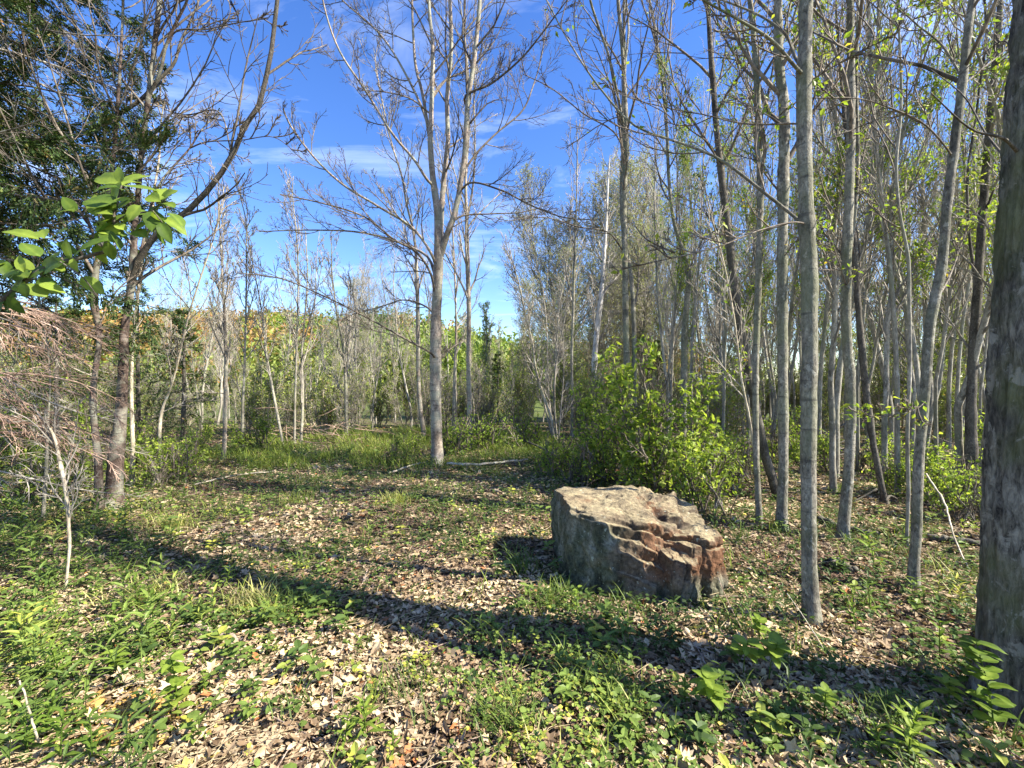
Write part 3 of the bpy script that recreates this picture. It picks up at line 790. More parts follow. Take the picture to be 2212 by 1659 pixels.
# --- left pair of dark trunks
traced_tree("cherry_tree", "large reddish-brown tree with one dark limb curving out to the right against the sky",
            [(244, 1085, 44), (251, 990, 37), (259, 920, 30), (264, 851, 25), (267, 780, 22), (269, 712, 20), (280, 640, 19), (287, 573, 18), (290, 500, 14), (298, 420, 12), (305, 340, 12), (318, 230, 12), (326, 167, 12), (336, 80, 12), (345, 0, 12)], 5.3,
            top=9.5,
            limbs=[([(284, 610), (300, 560), (345, 500), (395, 465), (430, 432), (470, 385), (500, 340), (530, 270), (560, 228), (578, 150), (590, 90), (598, 0), (604, -30)], 17, -.5, True, 'lead'),
                   ([(200, 278), (312, 208), (345, 170), (375, 139), (390, 90), (409, 52), (430, 0), (440, -20)], 11, .3, False, 0),
                   ([(322, 205), (345, 160), (358, 100), (385, 40), (405, 0), (415, -30)], 9, -.3, True, 'lead'),
                   ([(300, 560), (350, 390), (410, 320), (440, 275), (480, 240)], 7, .5, False, 0),
                   ([(327, 167), (380, 68), (440, 64), (520, 48), (580, 40)], 5, -.4, False, 0),
                   ([(410, 320), (440, 308), (520, 303), (590, 296), (640, 330)], 4, -.6, False, 0),
                   ([(500, 330), (470, 240), (390, 250), (330, 220)], 4, .6, False, 0)],
            mats=('cherry', 'twig'), sides=18, n1=15, n2=6, n3=4, b0=.28, rend=.0034, seed=9, limb_n=10, flare=1.1)
traced_tree("dark_tree", "slim crooked dark trunk just left of the reddish-brown tree",
            [(214, 1105, 22), (212, 990, 18), (204, 920, 16), (201, 851, 15), (208, 790, 14), (214, 747, 14), (212, 700, 15), (204, 660, 18), (204, 610, 19), (212, 560, 15), (226, 460, 11), (240, 380, 10), (250, 280, 9), (256, 200, 8), (262, 100, 7), (266, 0, 6)], 5.05,
            top=8, limbs=[([(212, 540), (190, 480), (150, 440), (80, 470), (0, 495), (-40, 500)], 7, -.4, False, 0), ([(215, 700), (260, 620), (300, 590), (345, 560)], 5, .3, False, 0)],
            mats=('cherry', 'twig'), sides=14, n1=22, n2=6, n3=4, b0=.35, rend=.0034, seed=10)
traced_tree("pale_tree", "pale thin trunk standing between the two dark trunks and the clearing",
            [(285, 1060, 12), (287, 980, 10), (285, 900, 9), (284, 820, 8), (290, 720, 7), (300, 620, 6)], 6.4, top=6, limbs=[], mats=('pale', 'twigpale'), n1=16, n2=5, n3=3, b0=.3, rend=.004, seed=12)
traced_tree("pale_tree", "bent pale sapling with peeling bark at the edge of the left thicket",
            [(350, 1030, 9), (346, 980, 9), (345, 930, 8), (352, 880, 7), (368, 840, 5), (380, 800, 4)], 7.4, top=5, limbs=[([(352, 890), (400, 870), (470, 865)], 3, .3, False, 0)], mats=('pale', 'twigpale'), n1=16, n2=5, n3=3, b0=.3, rend=.004, seed=13)
traced_tree("bare_sapling", "bare pale sapling with crooked forked top at the far left foreground",
            [(142, 1262, 7), (150, 1190, 9), (148, 1130, 9), (142, 1060, 9), (130, 1000, 9), (115, 940, 7), (108, 925, 6)], 3.1, top=None,
            limbs=[([(118, 950), (104, 920), (80, 890), (72, 870)], 6, .1, False, 0), ([(120, 960), (118, 910), (122, 880)], 5, .1, False, 0), ([(120, 965), (60, 905), (10, 880), (-20, 860)], 4.5, -.1, False, 0),
                   ([(140, 1030), (150, 980), (165, 920), (170, 860)], 3.5, .2, False, 0), ([(135, 1010), (100, 1030), (50, 1035), (25, 1028)], 2.6, .1, False, 0), ([(144, 1080), (100, 1065), (70, 1040)], 2.2, .1, False, 0),
                   ([(148, 1150), (160, 1060), (170, 1000)], 2.2, .1, False, 0)],
            mats=('pale', 'twigpale'), sides=10, n1=8, n2=4, n3=3, b0=.45, rend=.0016, lens=(.3, .5, .5), seed=14, limb_n=6)
traced_tree("bare_sapling", "dark thin broken stem with moss beside the far left sapling",
            [(93, 1125, 9), (98, 1050, 9), (102, 970, 8), (104, 900, 6), (108, 820, 5), (104, 760, 4)], 4.7, top=3, limbs=[], mats=('grey', 'twig'), n1=10, n2=4, n3=2, b0=.3, rend=.003, seed=15)


# --- spruce whose boughs hang in from the left edge
def spruce():
    x, y = -6.6, 4.6
    z0 = float(hgt(x, y)); org = (x, y, z0)
    t = thing("spruce_tree", "dark spruce at the left edge, green boughs high, dead grey and rusty ones below", "tree", org)
    r = np.random.default_rng(21)
    P = np.array([[x, y, z0 - .1], [x + .05, y, z0 + 3], [x, y + .05, z0 + 7], [x, y, z0 + 12]]); P, R = resample(P, 20, np.array([.17, .14, .09, .02]))
    a = Acc(); tubes(a, P, R, 12); obj("trunk", a, M['dark'], t, org)
    z = 0.9; k = 0
    live = Acc(); grey = Acc(); rust = Acc(); ned = Acc()
    Ls = {'rust': [], 'grey': [], 'live': []}
    while z < 11:
        nb = 6 if z < 8 else 5
        for j in range(nb):
            az = j * 2 * PI / nb + k * .7 + r.normal() * .2
            ln = (2.55 if z < 6 else 2.55 * (12 - z) / 6) * r.uniform(.75, 1.1)
            D = np.array([math.cos(az), math.sin(az), .25 if z > 3 else .0]); q = np.array([x, y, z0 + z + r.normal() * .08])
            pts = [q]
            for s in range(9):
                D = nrm(D + np.array([0, 0, -.07 if s < 6 else .06]) + r.normal(size=3) * .04)
                q = q + D * ln / 9; pts.append(q)
            key = 'grey' if (z < 2.6 or r.random() < .2) else 'live'
            if z < 2.0 and (j % 3): continue
            if z < 2.6: ln *= .8
            Ls[key].append(np.array(pts))
        z += .25; k += 1
    for key, acc, mt in (('grey', grey, 'twigpale'), ('live', live, 'twig')):
        B = np.array(Ls[key]); RB = np.linspace(.017, .004, 10)[None].repeat(len(B), 0)
        tubes(acc, B, RB, 5)
        n2 = 16
        Q2, S2 = kids(B, RB, n2, .12, .99, .24, (.6, 1.0), 7, .5, .0024, -.10 if key != 'grey' else -.05, .06, .9, .006, .5, r)
        tubes(acc, Q2, S2, 3)
        Q3, S3 = kids(Q2, S2, 6 if key != 'live' else 5, .15, 1, .45, (.5, .9), 4, .7, .0018, -.06, .06, .4, .004, .4, r)
        tubes(acc, Q3, S3, 3)
        obj({'rust': 'rusty_dead_boughs', 'grey': 'dead_boughs', 'live': 'live_boughs'}[key], acc, M[mt], t, org)
        if key != 'rust':
            for Q, per in ((Q2, 1.0), (Q3, 1.0)):
                src = Q[:, 1:].reshape(-1, 3); Dd = np.gradient(Q, axis=1)[:, 1:].reshape(-1, 3)
                if key == 'grey':
                    m = (fbm(src[:, 0] * 1.3, src[:, 1] * 1.3, src[:, 2] * 1.3 + 4, 2) > .60); src = src[m]; Dd = Dd[m]
                n = len(src)
                for rep in range(7 if key == 'live' else 1):
                    dd = nrm(Dd) + r.normal(size=(n, 3)) * .55
                    jit = r.normal(size=(n, 3)) * .025
                    scatter(ned, *SPRAY, src + jit, nrm(Dd) + r.normal(size=(n, 3)) * .28, nrm(np.array([0, 0, 1.]) + r.normal(size=(n, 3)) * .5), r.uniform(.035, .075, n), np.clip(r.random(n), 0, 1))
    obj("needles", ned, M['needle'], t, org, False)


spruce()


# ------------------------------------------------------------------ prototypes for the wood
def proto_tree(h, seed, r0=.055, mats=('far', 'twigfar'), n1=34, n2=6, n3=3, b0=.28, lens=(.20, .45, .5), up=.22, ang=(.35, .7), rend=.0042, leaves=0, lm='lime', lsize=.07, stems=1, bend=.25, l1max=2.2, cluster=0, tint=(0, 1)):
    r = np.random.default_rng(seed)
    PP = []; RR = []
    for s in range(stems):
        q = np.array([0, 0, -.15]); sp_ = .10 if stems == 1 else .35 if h > 1.5 else .55; D = nrm(np.array([r.normal() * sp_, r.normal() * sp_, 1.]))
        if stems > 1: q = q + np.array([r.normal() * .12, r.normal() * .12, 0])
        pts = [q]; st = (h * (1 if s == 0 else r.uniform(.5, 1.05)) + .15) / 14
        for i in range(14):
            D = nrm(D + r.normal(size=3) * .05 * (1 + bend) + np.array([0, 0, .12])); q = q + D * st; pts.append(q)
        PP.append(np.array(pts)); f = np.linspace(0, 1, 15); RR.append(r0 * (1.25 * (f == 0) + (f > 0)) * (1 - f) ** .75 * (1 if s == 0 else .7) + .008)
    P = np.array(PP); R = np.array(RR)
    tr = Acc(); tubes(tr, P, R, 8)
    tw = Acc()
    Q1, S1 = kids(P, R, n1, b0, .99, lens[0], ang, 7, .45, rend * 1.5, up, .11, l1max, .02, .45, r); tubes(tw, Q1, S1, 4)
    Q2, S2 = kids(Q1, S1, n2, .2, .98, lens[1], (.4, .8), 5, .6, rend, up * .6, .12, 1.2, .01, .4, r); tubes(tw, Q2, S2, 3)
    Qs = Q2
    if n3:
        Q3, S3 = kids(Q2, S2, n3, .3, 1, lens[2], (.4, .8), 3, .8, rend * .8, .05, .1, .6, .008, .3, r); tubes(tw, Q3, S3, 3)
        Qs = Q3
    lf = None
    if leaves:
        src = Qs[:, 1:].reshape(-1, 3)
        if cluster:
            m = fbm(src[:, 0] * cluster, src[:, 1] * cluster, src[:, 2] * cluster, 2) > .5; src = src[m]
        pk = r.integers(0, len(src), leaves)
        lf = Acc()
        scatter(lf, *LEAF2, src[pk] + r.normal(size=(leaves, 3)) * .05, nrm(r.normal(size=(leaves, 3)) + np.array([0, 0, -.1])), nrm(r.normal(size=(leaves, 3)) + np.array([0, 0, 1.0])), lsize * r.uniform(.6, 1.3, leaves), r.uniform(tint[0], tint[1], leaves))
    out_ = [("trunk" if stems == 1 else "stems", tr.mesh("trunk"), M[mats[0]]), ("branches", tw.mesh("branches"), M[mats[1]])]
    if lf: out_.append(("foliage", lf.mesh("foliage", smooth=False), M[lm]))
    for _, me, mt in out_: me.materials.append(mt)
    return out_


def proto_conifer(h, seed):
    r = np.random.default_rng(seed)
    P, R = resample(np.array([[0, 0, -.1], [.05, 0, h * .5], [0, 0, h]]), 10, np.array([.09, .05, .01]))
    tr = Acc(); tubes(tr, P, R, 8)
    tw = Acc(); nd = Acc()
    B = []
    for z in np.arange(.5, h - .1, .3):
        for j in range(6):
            if r.random() < .3: continue
            az = r.uniform(0, 2 * PI); ln = (h - z) * .30 * r.uniform(.7, 1.1) + .1
            q = np.array([0, 0, z]); D = np.array([math.cos(az), math.sin(az), .25]); pts = [q]
            for s in range(5):
                D = nrm(D + np.array([0, 0, -.05])); q = q + D * ln / 5; pts.append(q)
            B.append(pts)
    B = np.array(B); RB = np.linspace(.014, .006, 6)[None].repeat(len(B), 0); tubes(tw, B, RB, 3)
    Q2, S2 = kids(B, RB, 9, .15, 1, .33, (.5, .9), 4, .6, .004, -.03, .06, .7, .006, .4, r)
    for rep in range(2):
        src = np.concatenate([Q2[:, 1:].reshape(-1, 3), B[:, 2:].reshape(-1, 3)]); n = len(src)
        dd = np.concatenate([np.gradient(Q2, axis=1)[:, 1:].reshape(-1, 3), np.gradient(B, axis=1)[:, 2:].reshape(-1, 3)])
        scatter(nd, *SPRAY, src, nrm(dd) + r.normal(size=(n, 3)) * .4, nrm(np.array([0, 0, 1.]) + r.normal(size=(n, 3)) * .5), r.uniform(.08, .16, n), r.random(n) ** .7)
    o = [("trunk", tr.mesh("trunk"), M['dark']), ("branches", tw.mesh("branches"), M['twig']), ("needles", nd.mesh("needles", smooth=False), M['needle'])]
    for _, me, mt in o: me.materials.append(mt)
    return o


PR = {
    'slim': [proto_tree(11, 31, .055), proto_tree(12, 32, .07, bend=.6), proto_tree(9.5, 33, .045, bend=1.0)],
    'limey': [proto_tree(10, 34, .055, leaves=2400, lsize=.07, cluster=.9), proto_tree(8, 35, .045, leaves=2600, lsize=.07, bend=1, cluster=.9)],
    'poplar': [proto_tree(13, 36, .09, mats=('far', 'twigpale'), n1=60, n2=8, n3=4, lens=(.30, .45, .5), up=.22, ang=(.35, .8), leaves=11000, lm='poplar', lsize=.075, b0=.18, rend=.0065, stems=2, l1max=3.6),
               proto_tree(11, 37, .08, mats=('far', 'twigpale'), n1=60, n2=8, n3=4, lens=(.34, .45, .5), up=.2, ang=(.35, .8), leaves=9000, lm='poplar', lsize=.075, b0=.15, rend=.0065, l1max=3.4)],
    'thicket': [proto_tree(3.6, 38, .022, mats=('pale', 'twigfar'), n1=16, n2=6, n3=2, stems=8, leaves=3400, lm='thicket', lsize=.085, b0=.12, lens=(.3, .5, .5), rend=.005, bend=1),
                proto_tree(3.0, 39, .018, mats=('pale', 'twigpale'), n1=16, n2=6, n3=3, stems=8, leaves=1500, lm='thicket', lsize=.075, b0=.1, lens=(.35, .5, .5), rend=.005, bend=1),
                proto_tree(4.5, 40, .03, n1=20, n2=7, n3=2, stems=5, leaves=4200, lm='thicket', lsize=.09, b0=.1, lens=(.3, .5, .5), rend=.006, bend=1)],
    'bush': [proto_tree(1.25, 41, .010, mats=('twig', 'twig'), n1=11, n2=4, n3=2, stems=7, leaves=1500, lm='bush', lsize=.066, b0=.12, cluster=3.2, lens=(.4, .5, .5), up=.12, rend=.0022, bend=2, l1max=.6),
             proto_tree(.75, 42, .006, mats=('twig', 'twig'), n1=10, n2=5, n3=0, stems=9, leaves=1000, lm='bush', lsize=.055, b0=.1, cluster=3.5, lens=(.4, .5, .5), up=.12, rend=.002, bend=2, l1max=.4),
             proto_tree(.55, 43, .005, mats=('twig', 'twig'), n1=9, n2=4, n3=0, stems=9, leaves=800, lm='lime', lsize=.045, b0=.1, lens=(.45, .5, .5), up=.15, rend=.002, bend=2, l1max=.35, tint=(0, .7))],
    'conifer': [proto_conifer(7, 44), proto_conifer(4.5, 45)],
    'far': [proto_tree(9, 46, .06, n1=30, n2=6, n3=2, rend=.008, up=.3, ang=(.3, .6), leaves=900, lm='poplar', lsize=.12), proto_tree(8, 47, .05, n1=30, n2=6, n3=2, rend=.008, up=.3, ang=(.3, .6), leaves=1500, lm='thicket', lsize=.13)],
}


def place(kind, i, x, y, label, cat, name, group, s=1.0, rz=None, sz=None):
    z = float(hgt(x, y))
    t = thing(name, label, cat, (x, y, z - .02), group, rng.uniform(0, 2 * PI) if rz is None else rz)
    t.scale = (s, s, sz or s)
    for nm, me, mt in PR[kind][i]:
        o = bpy.data.objects.new(nm, me); C.objects.link(o); o.parent = t
        if nm != 'trunk': o["kind"] = "stuff"
    return t


taken = []


def free(x, y, rad):
    for a, b in taken:
        if (a - x) ** 2 + (b - y) ** 2 < rad * rad: return False
    taken.append((x, y)); return True


LM = [(-400, "left edge"), (104, "far left sapling"), (214, "slim dark trunk"), (260, "reddish-brown tree"), (350, "bent pale sapling"), (485, "pale slender tree"), (527, "slim pole"), (600, "leaning thin tree"), (645, "narrow stem clump"), (748, "dark forked tree"),
      (905, "crooked slender trunk"), (945, "forked tree"), (1013, "slender trunk"), (1190, "fan of stems"), (1290, "white birch"), (1355, "twin-leader trunk"), (1480, "kinked tree"), (1590, "leaning dark trunk"), (1637, "slim grey trunk"), (1690, "knotted trunk"),
      (1748, "smooth pale trunk"), (1834, "twin-stemmed trunk"), (1870, "thin dark leaning trunk"), (1962, "thin wavy trunk"), (2010, "curving grey trunk"), (2108, "dark-based trunk"), (2200, "rough trunk"), (2700, "right edge")]


def between(px):
    for (a, na), (b, nb) in zip(LM, LM[1:]):
        if a <= px < b: return f"between {na} and {nb}"
    return "at the edge"


# wood on the right, from 5 m back
ND = {'slim': ("thin_tree", "tree"), 'limey': ("leafing_tree", "tree")}
LBR = {('slim', 0): "bare pole-straight thin tree", ('slim', 1): "bare slightly bent tree", ('slim', 2): "bare spindly crooked tree", ('limey', 0): "thin lime-leafed tree", ('limey', 1): "crooked lime-leafed tree"}
cnt = 0
while cnt < 190:
    px = rng.uniform(1430, 2330); d = 5.6 + 26 * rng.random() ** 1.35
    x = (px - CX) / FP * d
    if d < 9 and px < 1800: continue
    if not free(x, d, .5): continue
    kind = 'limey' if rng.random() < .5 else 'slim'
    i = int(rng.integers(0, len(PR[kind])))
    zone = ("behind the trunks right of the boulder" if px < 1850 else "towards the right edge")
    dep = "near" if d < 10 else "deep" if d > 18 else "midway"
    place(kind, i, x, d, f"{LBR[(kind, i)]}, {dep}, {between(px)}", ND[kind][1], ND[kind][0], "crowded thin trees of the right-hand wood", rng.uniform(.45, .85), sz=rng.uniform(.75, 1.15))
    cnt += 1
# far wood on the right and in the middle
cnt = 0
while cnt < 42:
    px = rng.uniform(1020, 2300); d = rng.uniform(24, 48); x = (px - CX) / FP * d
    if not free(x, d, 1.0): continue
    i = int(rng.integers(0, 2))
    place('far', i, x, d, f"{'bare' if i == 0 else 'greening'} tree far back, {between(px)}", "tree", "distant_tree", "distant trees beyond the wood", rng.uniform(.7, 1.15))
    cnt += 1
# trees round the clearing, left and middle
cnt = 0
while cnt < 34:
    px = rng.uniform(330, 1230); d = rng.uniform(13, 30); x = (px - CX) / FP * d
    if not free(x, d, .8): continue
    i = int(rng.integers(0, 3))
    s = rng.uniform(.42, .66) * (1.15 if d > 20 else 1)
    place('slim' if rng.random() < .8 else 'limey', i % (3 if True else 2) if False else i % 2, x, d, f"small {'bent' if i % 2 else 'straight'} bare tree {'close' if d < 18 else 'farther' if d < 24 else 'far'} beyond the clearing, {between(px)}", "tree", "thin_tree", "young trees beyond the clearing", s)
    cnt += 1
# tall twiggy poplars behind the boulder
for j, (px, d, i, s, lb) in enumerate([(1250, 24, 0, 1.05, "left one of the tall twiggy grey-green trees behind the boulder"), (1345, 26, 0, 1.28, "tallest twiggy grey-green tree behind the boulder"), (1395, 23, 1, 1.22, "right one of the tall twiggy grey-green trees behind the boulder"),
                                       (1150, 22, 1, .62, "short twiggy grey-green tree right of the forked tree"), (1290, 25, 1, 1.22, "twiggy grey-green tree just left of the tallest one behind the boulder"), (1225, 26, 1, 1.05, "leftmost outer twiggy tree of the mass behind the boulder"), (1430, 27, 0, 1.05, "twiggy grey-green tree at the mass's right shoulder"), (1375, 22, 1, .85, "lower leafy twiggy tree in front of the tall ones"), (1262, 21, 0, .66, "lower greener twiggy tree left in front of the tall ones"), (1450, 25, 1, .8, "low twiggy grey-green tree right of the tall ones"), (1215, 20, 1, .66, "rounded half-leafed tree left of the white birch"), (770, 27, 1, .72, "pale-green hazy tree behind the clearing's thin trees")]):
    place('poplar', i, (px - CX) / FP * d, d, lb, "tree", "poplar_tree", "twiggy poplars in new leaf", s * 1.12, sz=s)
for px, d, i, s, lb in [(1420, 21, 1, .9, "small dark pine among the poplars behind the boulder"), (1560, 22, 1, 1.1, "small dark conifer in the gap of the right wood"), (1075, 17, 1, .62, "small dark conifer right of the forked tree"),
                        (395, 11, 1, .75, "small dark hemlock by the left thicket"), (300, 12, 0, .7, "dark hemlock behind the reddish-brown tree"), (120, 10, 0, .62, "dark hemlock at the far left behind the dead boughs"), (1900, 19, 0, .9, "dark conifer deep in the right wood"), (2060, 16, 0, .8, "dark conifer beside the rough trunk, deep")]:
    place('conifer', i, (px - CX) / FP * d, d, lb, "conifer", "conifer_tree", "dark conifers among bare trees", s)

# thickets
cnt = 0
while cnt < 95:
    px = rng.uniform(-60, 1560); d = 11.5 + 13 * rng.random() ** 1.3
    x = (px - CX) / FP * d
    if px < 330 and d < 9: continue
    if not free(x, d, .55): continue
    i = int(rng.choice(3, p=[.4, .3, .3]))
    place('thicket', i, x, d, f"{['half-leafed', 'nearly bare', 'taller leafy'][i]} {'near' if d < 15 else 'deep'} thicket shrub, {between(px)}", "shrub", "thicket_shrub", "shrubs of the thicket beyond the clearing", rng.uniform(.4, .68))
    cnt += 1
cnt = 0
while cnt < 85:
    px = rng.uniform(1470, 2320); d = 10 + 30 * rng.random(); x = (px - CX) / FP * d
    if not free(x, d, .5): continue
    i = int(rng.choice(3, p=[.45, .2, .35]))
    place('thicket', i, x, d, f"{['half-leafed', 'nearly bare', 'taller leafy'][i]} {'near' if d < 16 else 'deep'} wood shrub, {between(px)}", "shrub", "thicket_shrub", "shrubs under the right-hand wood", rng.uniform(.55, .95))
    cnt += 1

# the bush behind the boulder and its neighbours
for px, d, i, s, lb in [(1395, 5.9, 0, 1.5, "tallest part-shaded green bush right behind the boulder"), (1480, 5.6, 0, 1.15, "green bush behind the boulder, on its right side"), 
                        (1530, 5.0, 1, 1.05, "low bush right of and behind the boulder"), (1560, 5.9, 1, 1.1, "low bush between the boulder and the leaning dark trunk"), (1250, 6.4, 1, .9, "small green bush left of the big bush"), (1300, 6.6, 0, 1.1, "round bush beyond the small one left of the big bush"),
                        (1195, 7.0, 2, 1.0, "bright lime bush by the fallen pale stick"), (1215, 7.4, 2, 1.15, "bright lime bush behind the lime one by the stick"),
                        (985, 9.3, 2, 1.5, "bright bush at the foot of the slender trunk right of the forked tree"), (1050, 9.7, 2, 1.4, "low bright bush right of the forked tree"), (905, 8.8, 1, .7, "dark low bush left of the forked tree's foot"), (845, 8.2, 1, .6, "low shaded bush at the end of the clearing"),
                        (400, 7.0, 1, .8, "low bush on the clearing's left edge"), (345, 6.3, 1, .9, "leafy low bush behind the reddish-brown tree"), (160, 6.2, 1, .9, "leafy low bush behind the far left sapling"), (60, 5.4, 1, .9, "leafy low bush at the left edge"), (300, 7.6, 0, .8, "taller bush in the left thicket"),
                        (20, 7.5, 0, .9, "tall bush at the far left edge"), (200, 8.5, 0, .9, "tall bush behind the slim dark trunk"), (430, 8.7, 0, .6, "round bush behind the clearing's left edge"), (560, 9.5, 1, 1.0, "low bush between the slim pole and the leaning thin tree"),
                        (1600, 6.8, 1, 1.0, "low bush behind the leaning dark trunk"), (1780, 7.5, 1, .9, "low green bush between the pale and twin-stemmed trunks"), (2040, 5.3, 1, .95, "green bush by the dark-based trunk"), (2080, 4.7, 1, .8, "green bush left of the rough trunk"), (2150, 6.2, 0, .8, "dark bush behind the rough trunk"),
                        (1880, 7.2, 1, .9, "low green bush behind the leaning thin dark trunk"), (1930, 6.0, 1, .7, "low bush by the thin wavy trunk"), (1700, 8.5, 0, .8, "bush deep between the knotted and pale trunks"), (1145, 9.9, 2, 1.4, "bright low bush at the foot of the fan of stems"), (1330, 9.5, 0, .9, "bush far behind the big bush")]:
    place('bush', i, (px - CX) / FP * d, d, lb, "bush", "leafy_bush", "leafy bushes round the clearing", s)


# ------------------------------------------------------------------ wooded hill
def hill_forest():
    r = np.random.default_rng(77)
    a = Acc(); tr = Acc()
    n = 2200
    y = r.uniform(48, 175, n); ang = r.uniform(-1.5, .45, n); x = ang * y
    z = hgt(x, y)
    keep = (hgt(x, y) > -1.4)
    x, y, z = x[keep], y[keep], z[keep]; n = len(x)
    H = r.uniform(5, 9, n); W = H * r.uniform(.28, .45, n)
    per = 130
    th = r.uniform(0, 2 * PI, (n, per)); u = r.uniform(-1, 1, (n, per)); rr = r.random((n, per)) ** .4
    cx = x[:, None] + np.cos(th) * np.sqrt(1 - u * u) * rr * W[:, None]
    cy = y[:, None] + np.sin(th) * np.sqrt(1 - u * u) * rr * W[:, None]
    cz = (z + H * .6)[:, None] + u * rr * (H * .42)[:, None]
    # colour by tree: mostly greens, bands of orange-brown lower down
    band = np.clip(fbm(x * .035 + 4, y * .02 + z * .08, 1, 3) * 1.7 - .38 + r.normal(size=n) * .16, 0, .69)
    ob = (fbm(x * .05 + 20, y * .03, 6, 3) + r.normal(size=n) * .05 > .49) & (y < 135)
    tint = np.where(ob, r.uniform(.78, 1, n), band)
    pos = np.stack([cx, cy, cz], -1).reshape(-1, 3); m = len(pos)
    scatter(a, *LEAF2, pos, nrm(r.normal(size=(m, 3))), nrm(r.normal(size=(m, 3)) + np.array([0, 0, .7])), r.uniform(.4, .9, m) * np.repeat(.8 + y / 220, per), np.clip(np.repeat(tint, per) + r.normal(size=m) * .05, 0, 1))
    o = obj("hillside_forest", a, M['hill'], smooth=False)
    o["kind"] = "stuff"
    m2 = r.random(n) < .5
    P = np.stack([np.stack([x, y, z - .2], -1), np.stack([x + r.normal(size=n) * .2, y, z + H * .9], -1)], 1)[m2]
    tubes(tr, P, np.stack([np.full(n, .13), np.full(n, .05)], 1)[m2], 4)
    o = obj("hillside_stems", tr, M['far']); o["kind"] = "stuff"


hill_forest()


# ------------------------------------------------------------------ boulder
def boulder():
    c = np.array([1.0, 3.60, 0.03])
    shift = np.array([.03, -.06, .0])
    def pl(n, p):
        n = nrm(np.array(n, dtype=float)); return n, float(n @ (np.array(p, dtype=float) - c))
    shell = [pl((-.02, .0, 1), (.9, 3.7, .545)), pl((.19, -.26, 1), (1.07, 3.2, .435)),
             pl((-.55, -.83, .06), (.56, 3.16, .2)), pl((-1, -.12, .02), (.37, 3.5, .3)), pl((1, .05, .06), (1.56, 3.4, .2)), pl((.8, 0, .5), (1.52, 3.6, .45)), pl((0, 1, .1), (1, 4.05, .3)),
             pl((.7, .7, .3), (1.45, 3.85, .4)), pl((-.6, .8, .1), (.45, 4.0, .3)), pl((0, 0, -1), (1, 3.5, -.10)), pl((-.4, -1, -1.0), (.7, 3.07, .02))]
    slabs = [
        [pl((-.03, -1, -.02), (1.0, 3.185, .25)), pl((.55, -.8, .0), (1.42, 3.16, .2))],
        [pl((.0, -1, .25), (1.0, 3.17, .40)), pl((-.2, .25, -1), (1.0, 3.2, -.02)), pl((.212, -.335, 1), (1.07, 3.2, .40)), pl((1, -.9, 0), (1.10, 3.2, .4)), pl((-1, -1.2, 0), (.90, 3.18, .4))],
        [pl((-.35, -1, .10), (.62, 3.13, .25)), pl((1, -.55, .25), (.72, 3.12, .3))],
        [pl((-.12, -1, .02), (.90, 3.13, .30)), pl((.42, -.22, 1), (.82, 3.15, .375)), pl((-1, -.6, 0), (.60, 3.2, .3)), pl((1, -.42, .1), (1.02, 3.12, .3))],
        [pl((-.12, -1, .02), (.90, 3.075, .16)), pl((.40, -.22, 1), (.78, 3.12, .275)), pl((-1, -.5, 0), (.56, 3.2, .2)), pl((1, -.5, .1), (1.09, 3.07, .2))],
        [pl((-.25, -1, .0), (.82, 3.045, .05)), pl((.35, -.25, 1), (.80, 3.07, .15)), pl((-1, -.8, 0), (.60, 3.2, .1)), pl((1, -.5, .1), (1.0, 3.05, .1))],
        [pl((.05, -1, .12), (1.18, 2.99, .06)), pl((.15, -.42, 1), (1.15, 3.08, .265)), pl((-1, -.34, .1), (1.07, 3.05, .2)), pl((1, -.42, .12), (1.27, 3.03, .1))],
        [pl((.50, -1, .10), (1.40, 3.12, .15)), pl((-.62, -.95, 0), (1.33, 3.16, .1)), pl((1, -.15, .2), (1.53, 3.3, .1))],
        [pl((.30, -1, .02), (1.30, 3.13, .30)), pl((.3, -.4, 1), (1.3, 3.12, .315)), pl((-.75, -.85, 0), (1.22, 3.14, .2)), pl((1, -.6, 0), (1.36, 3.15, .2))],
    ]
    nu, nv = 600, 300
    u = np.linspace(0, 2 * PI, nu, endpoint=False) 
    # denser towards the side that faces the clearing
    u = u - .45 * np.sin(u + PI / 2)
    v = np.linspace(0.001, PI - .001, nv)
    U, V = np.meshgrid(u, v, indexing='ij')
    D = np.stack([np.cos(U) * np.sin(V), np.sin(U) * np.sin(V), np.cos(V)], -1)
    # bend the directions a little so that the breaks are not ruler-straight
    wp = np.stack([fbm(D[..., 0] * 3 + q, D[..., 1] * 3, D[..., 2] * 3, 4) - .5 for q in (1, 5, 9)], -1)
    Dq = nrm(D + wp * .20)
    best = np.zeros(U.shape)
    for k_, sl_ in enumerate(slabs):
        inv = np.zeros(U.shape)
        for n, d in shell + sl_:
            inv = np.maximum(inv, np.maximum(Dq @ n, 1e-4) / d)
        best = np.maximum(best, 1 / inv)
    P = c + D * best[..., None]
    X, Y, Zz = P[..., 0], P[..., 1], P[..., 2]
    front = sstep(.25, .6, -D[..., 1]) * sstep(.75, .45, D[..., 2])
    dis = (fbm(X * 2.2 + 3, Y * 2.2, Zz * 2.2, 3) - .5) * .045
    # cleavage cracks
    gv = (X * 1.0 + (fbm(Zz * 3 + 4, X * 2, 5, 3) - .5) * .22 - .12 * Zz) / .085
    gf = np.abs(gv - np.floor(gv) - .5) * 2
    dis = dis - front * sstep(.95, 1.08, X) * np.clip((gf - .78) / .22, 0, 1) * .022
    blk = vnoise(np.floor(gv) * 3.7, np.floor((Zz + .42 * X) / .09) * 2.9, 1.5) - .5
    dis = dis + front * blk * .035
    seam = np.abs(Zz - (.530 - .225 * (X - .48)) + (fbm(X * 5, Y * 2, 8, 2) - .5) * .03)
    dis = dis - sstep(.020, .0, seam) * .028 * sstep(.1, .4, -D[..., 1])
    pit = np.clip(fbm(X * 7 + 5, Y * 7, Zz * 5, 3) - .44, 0, 1)
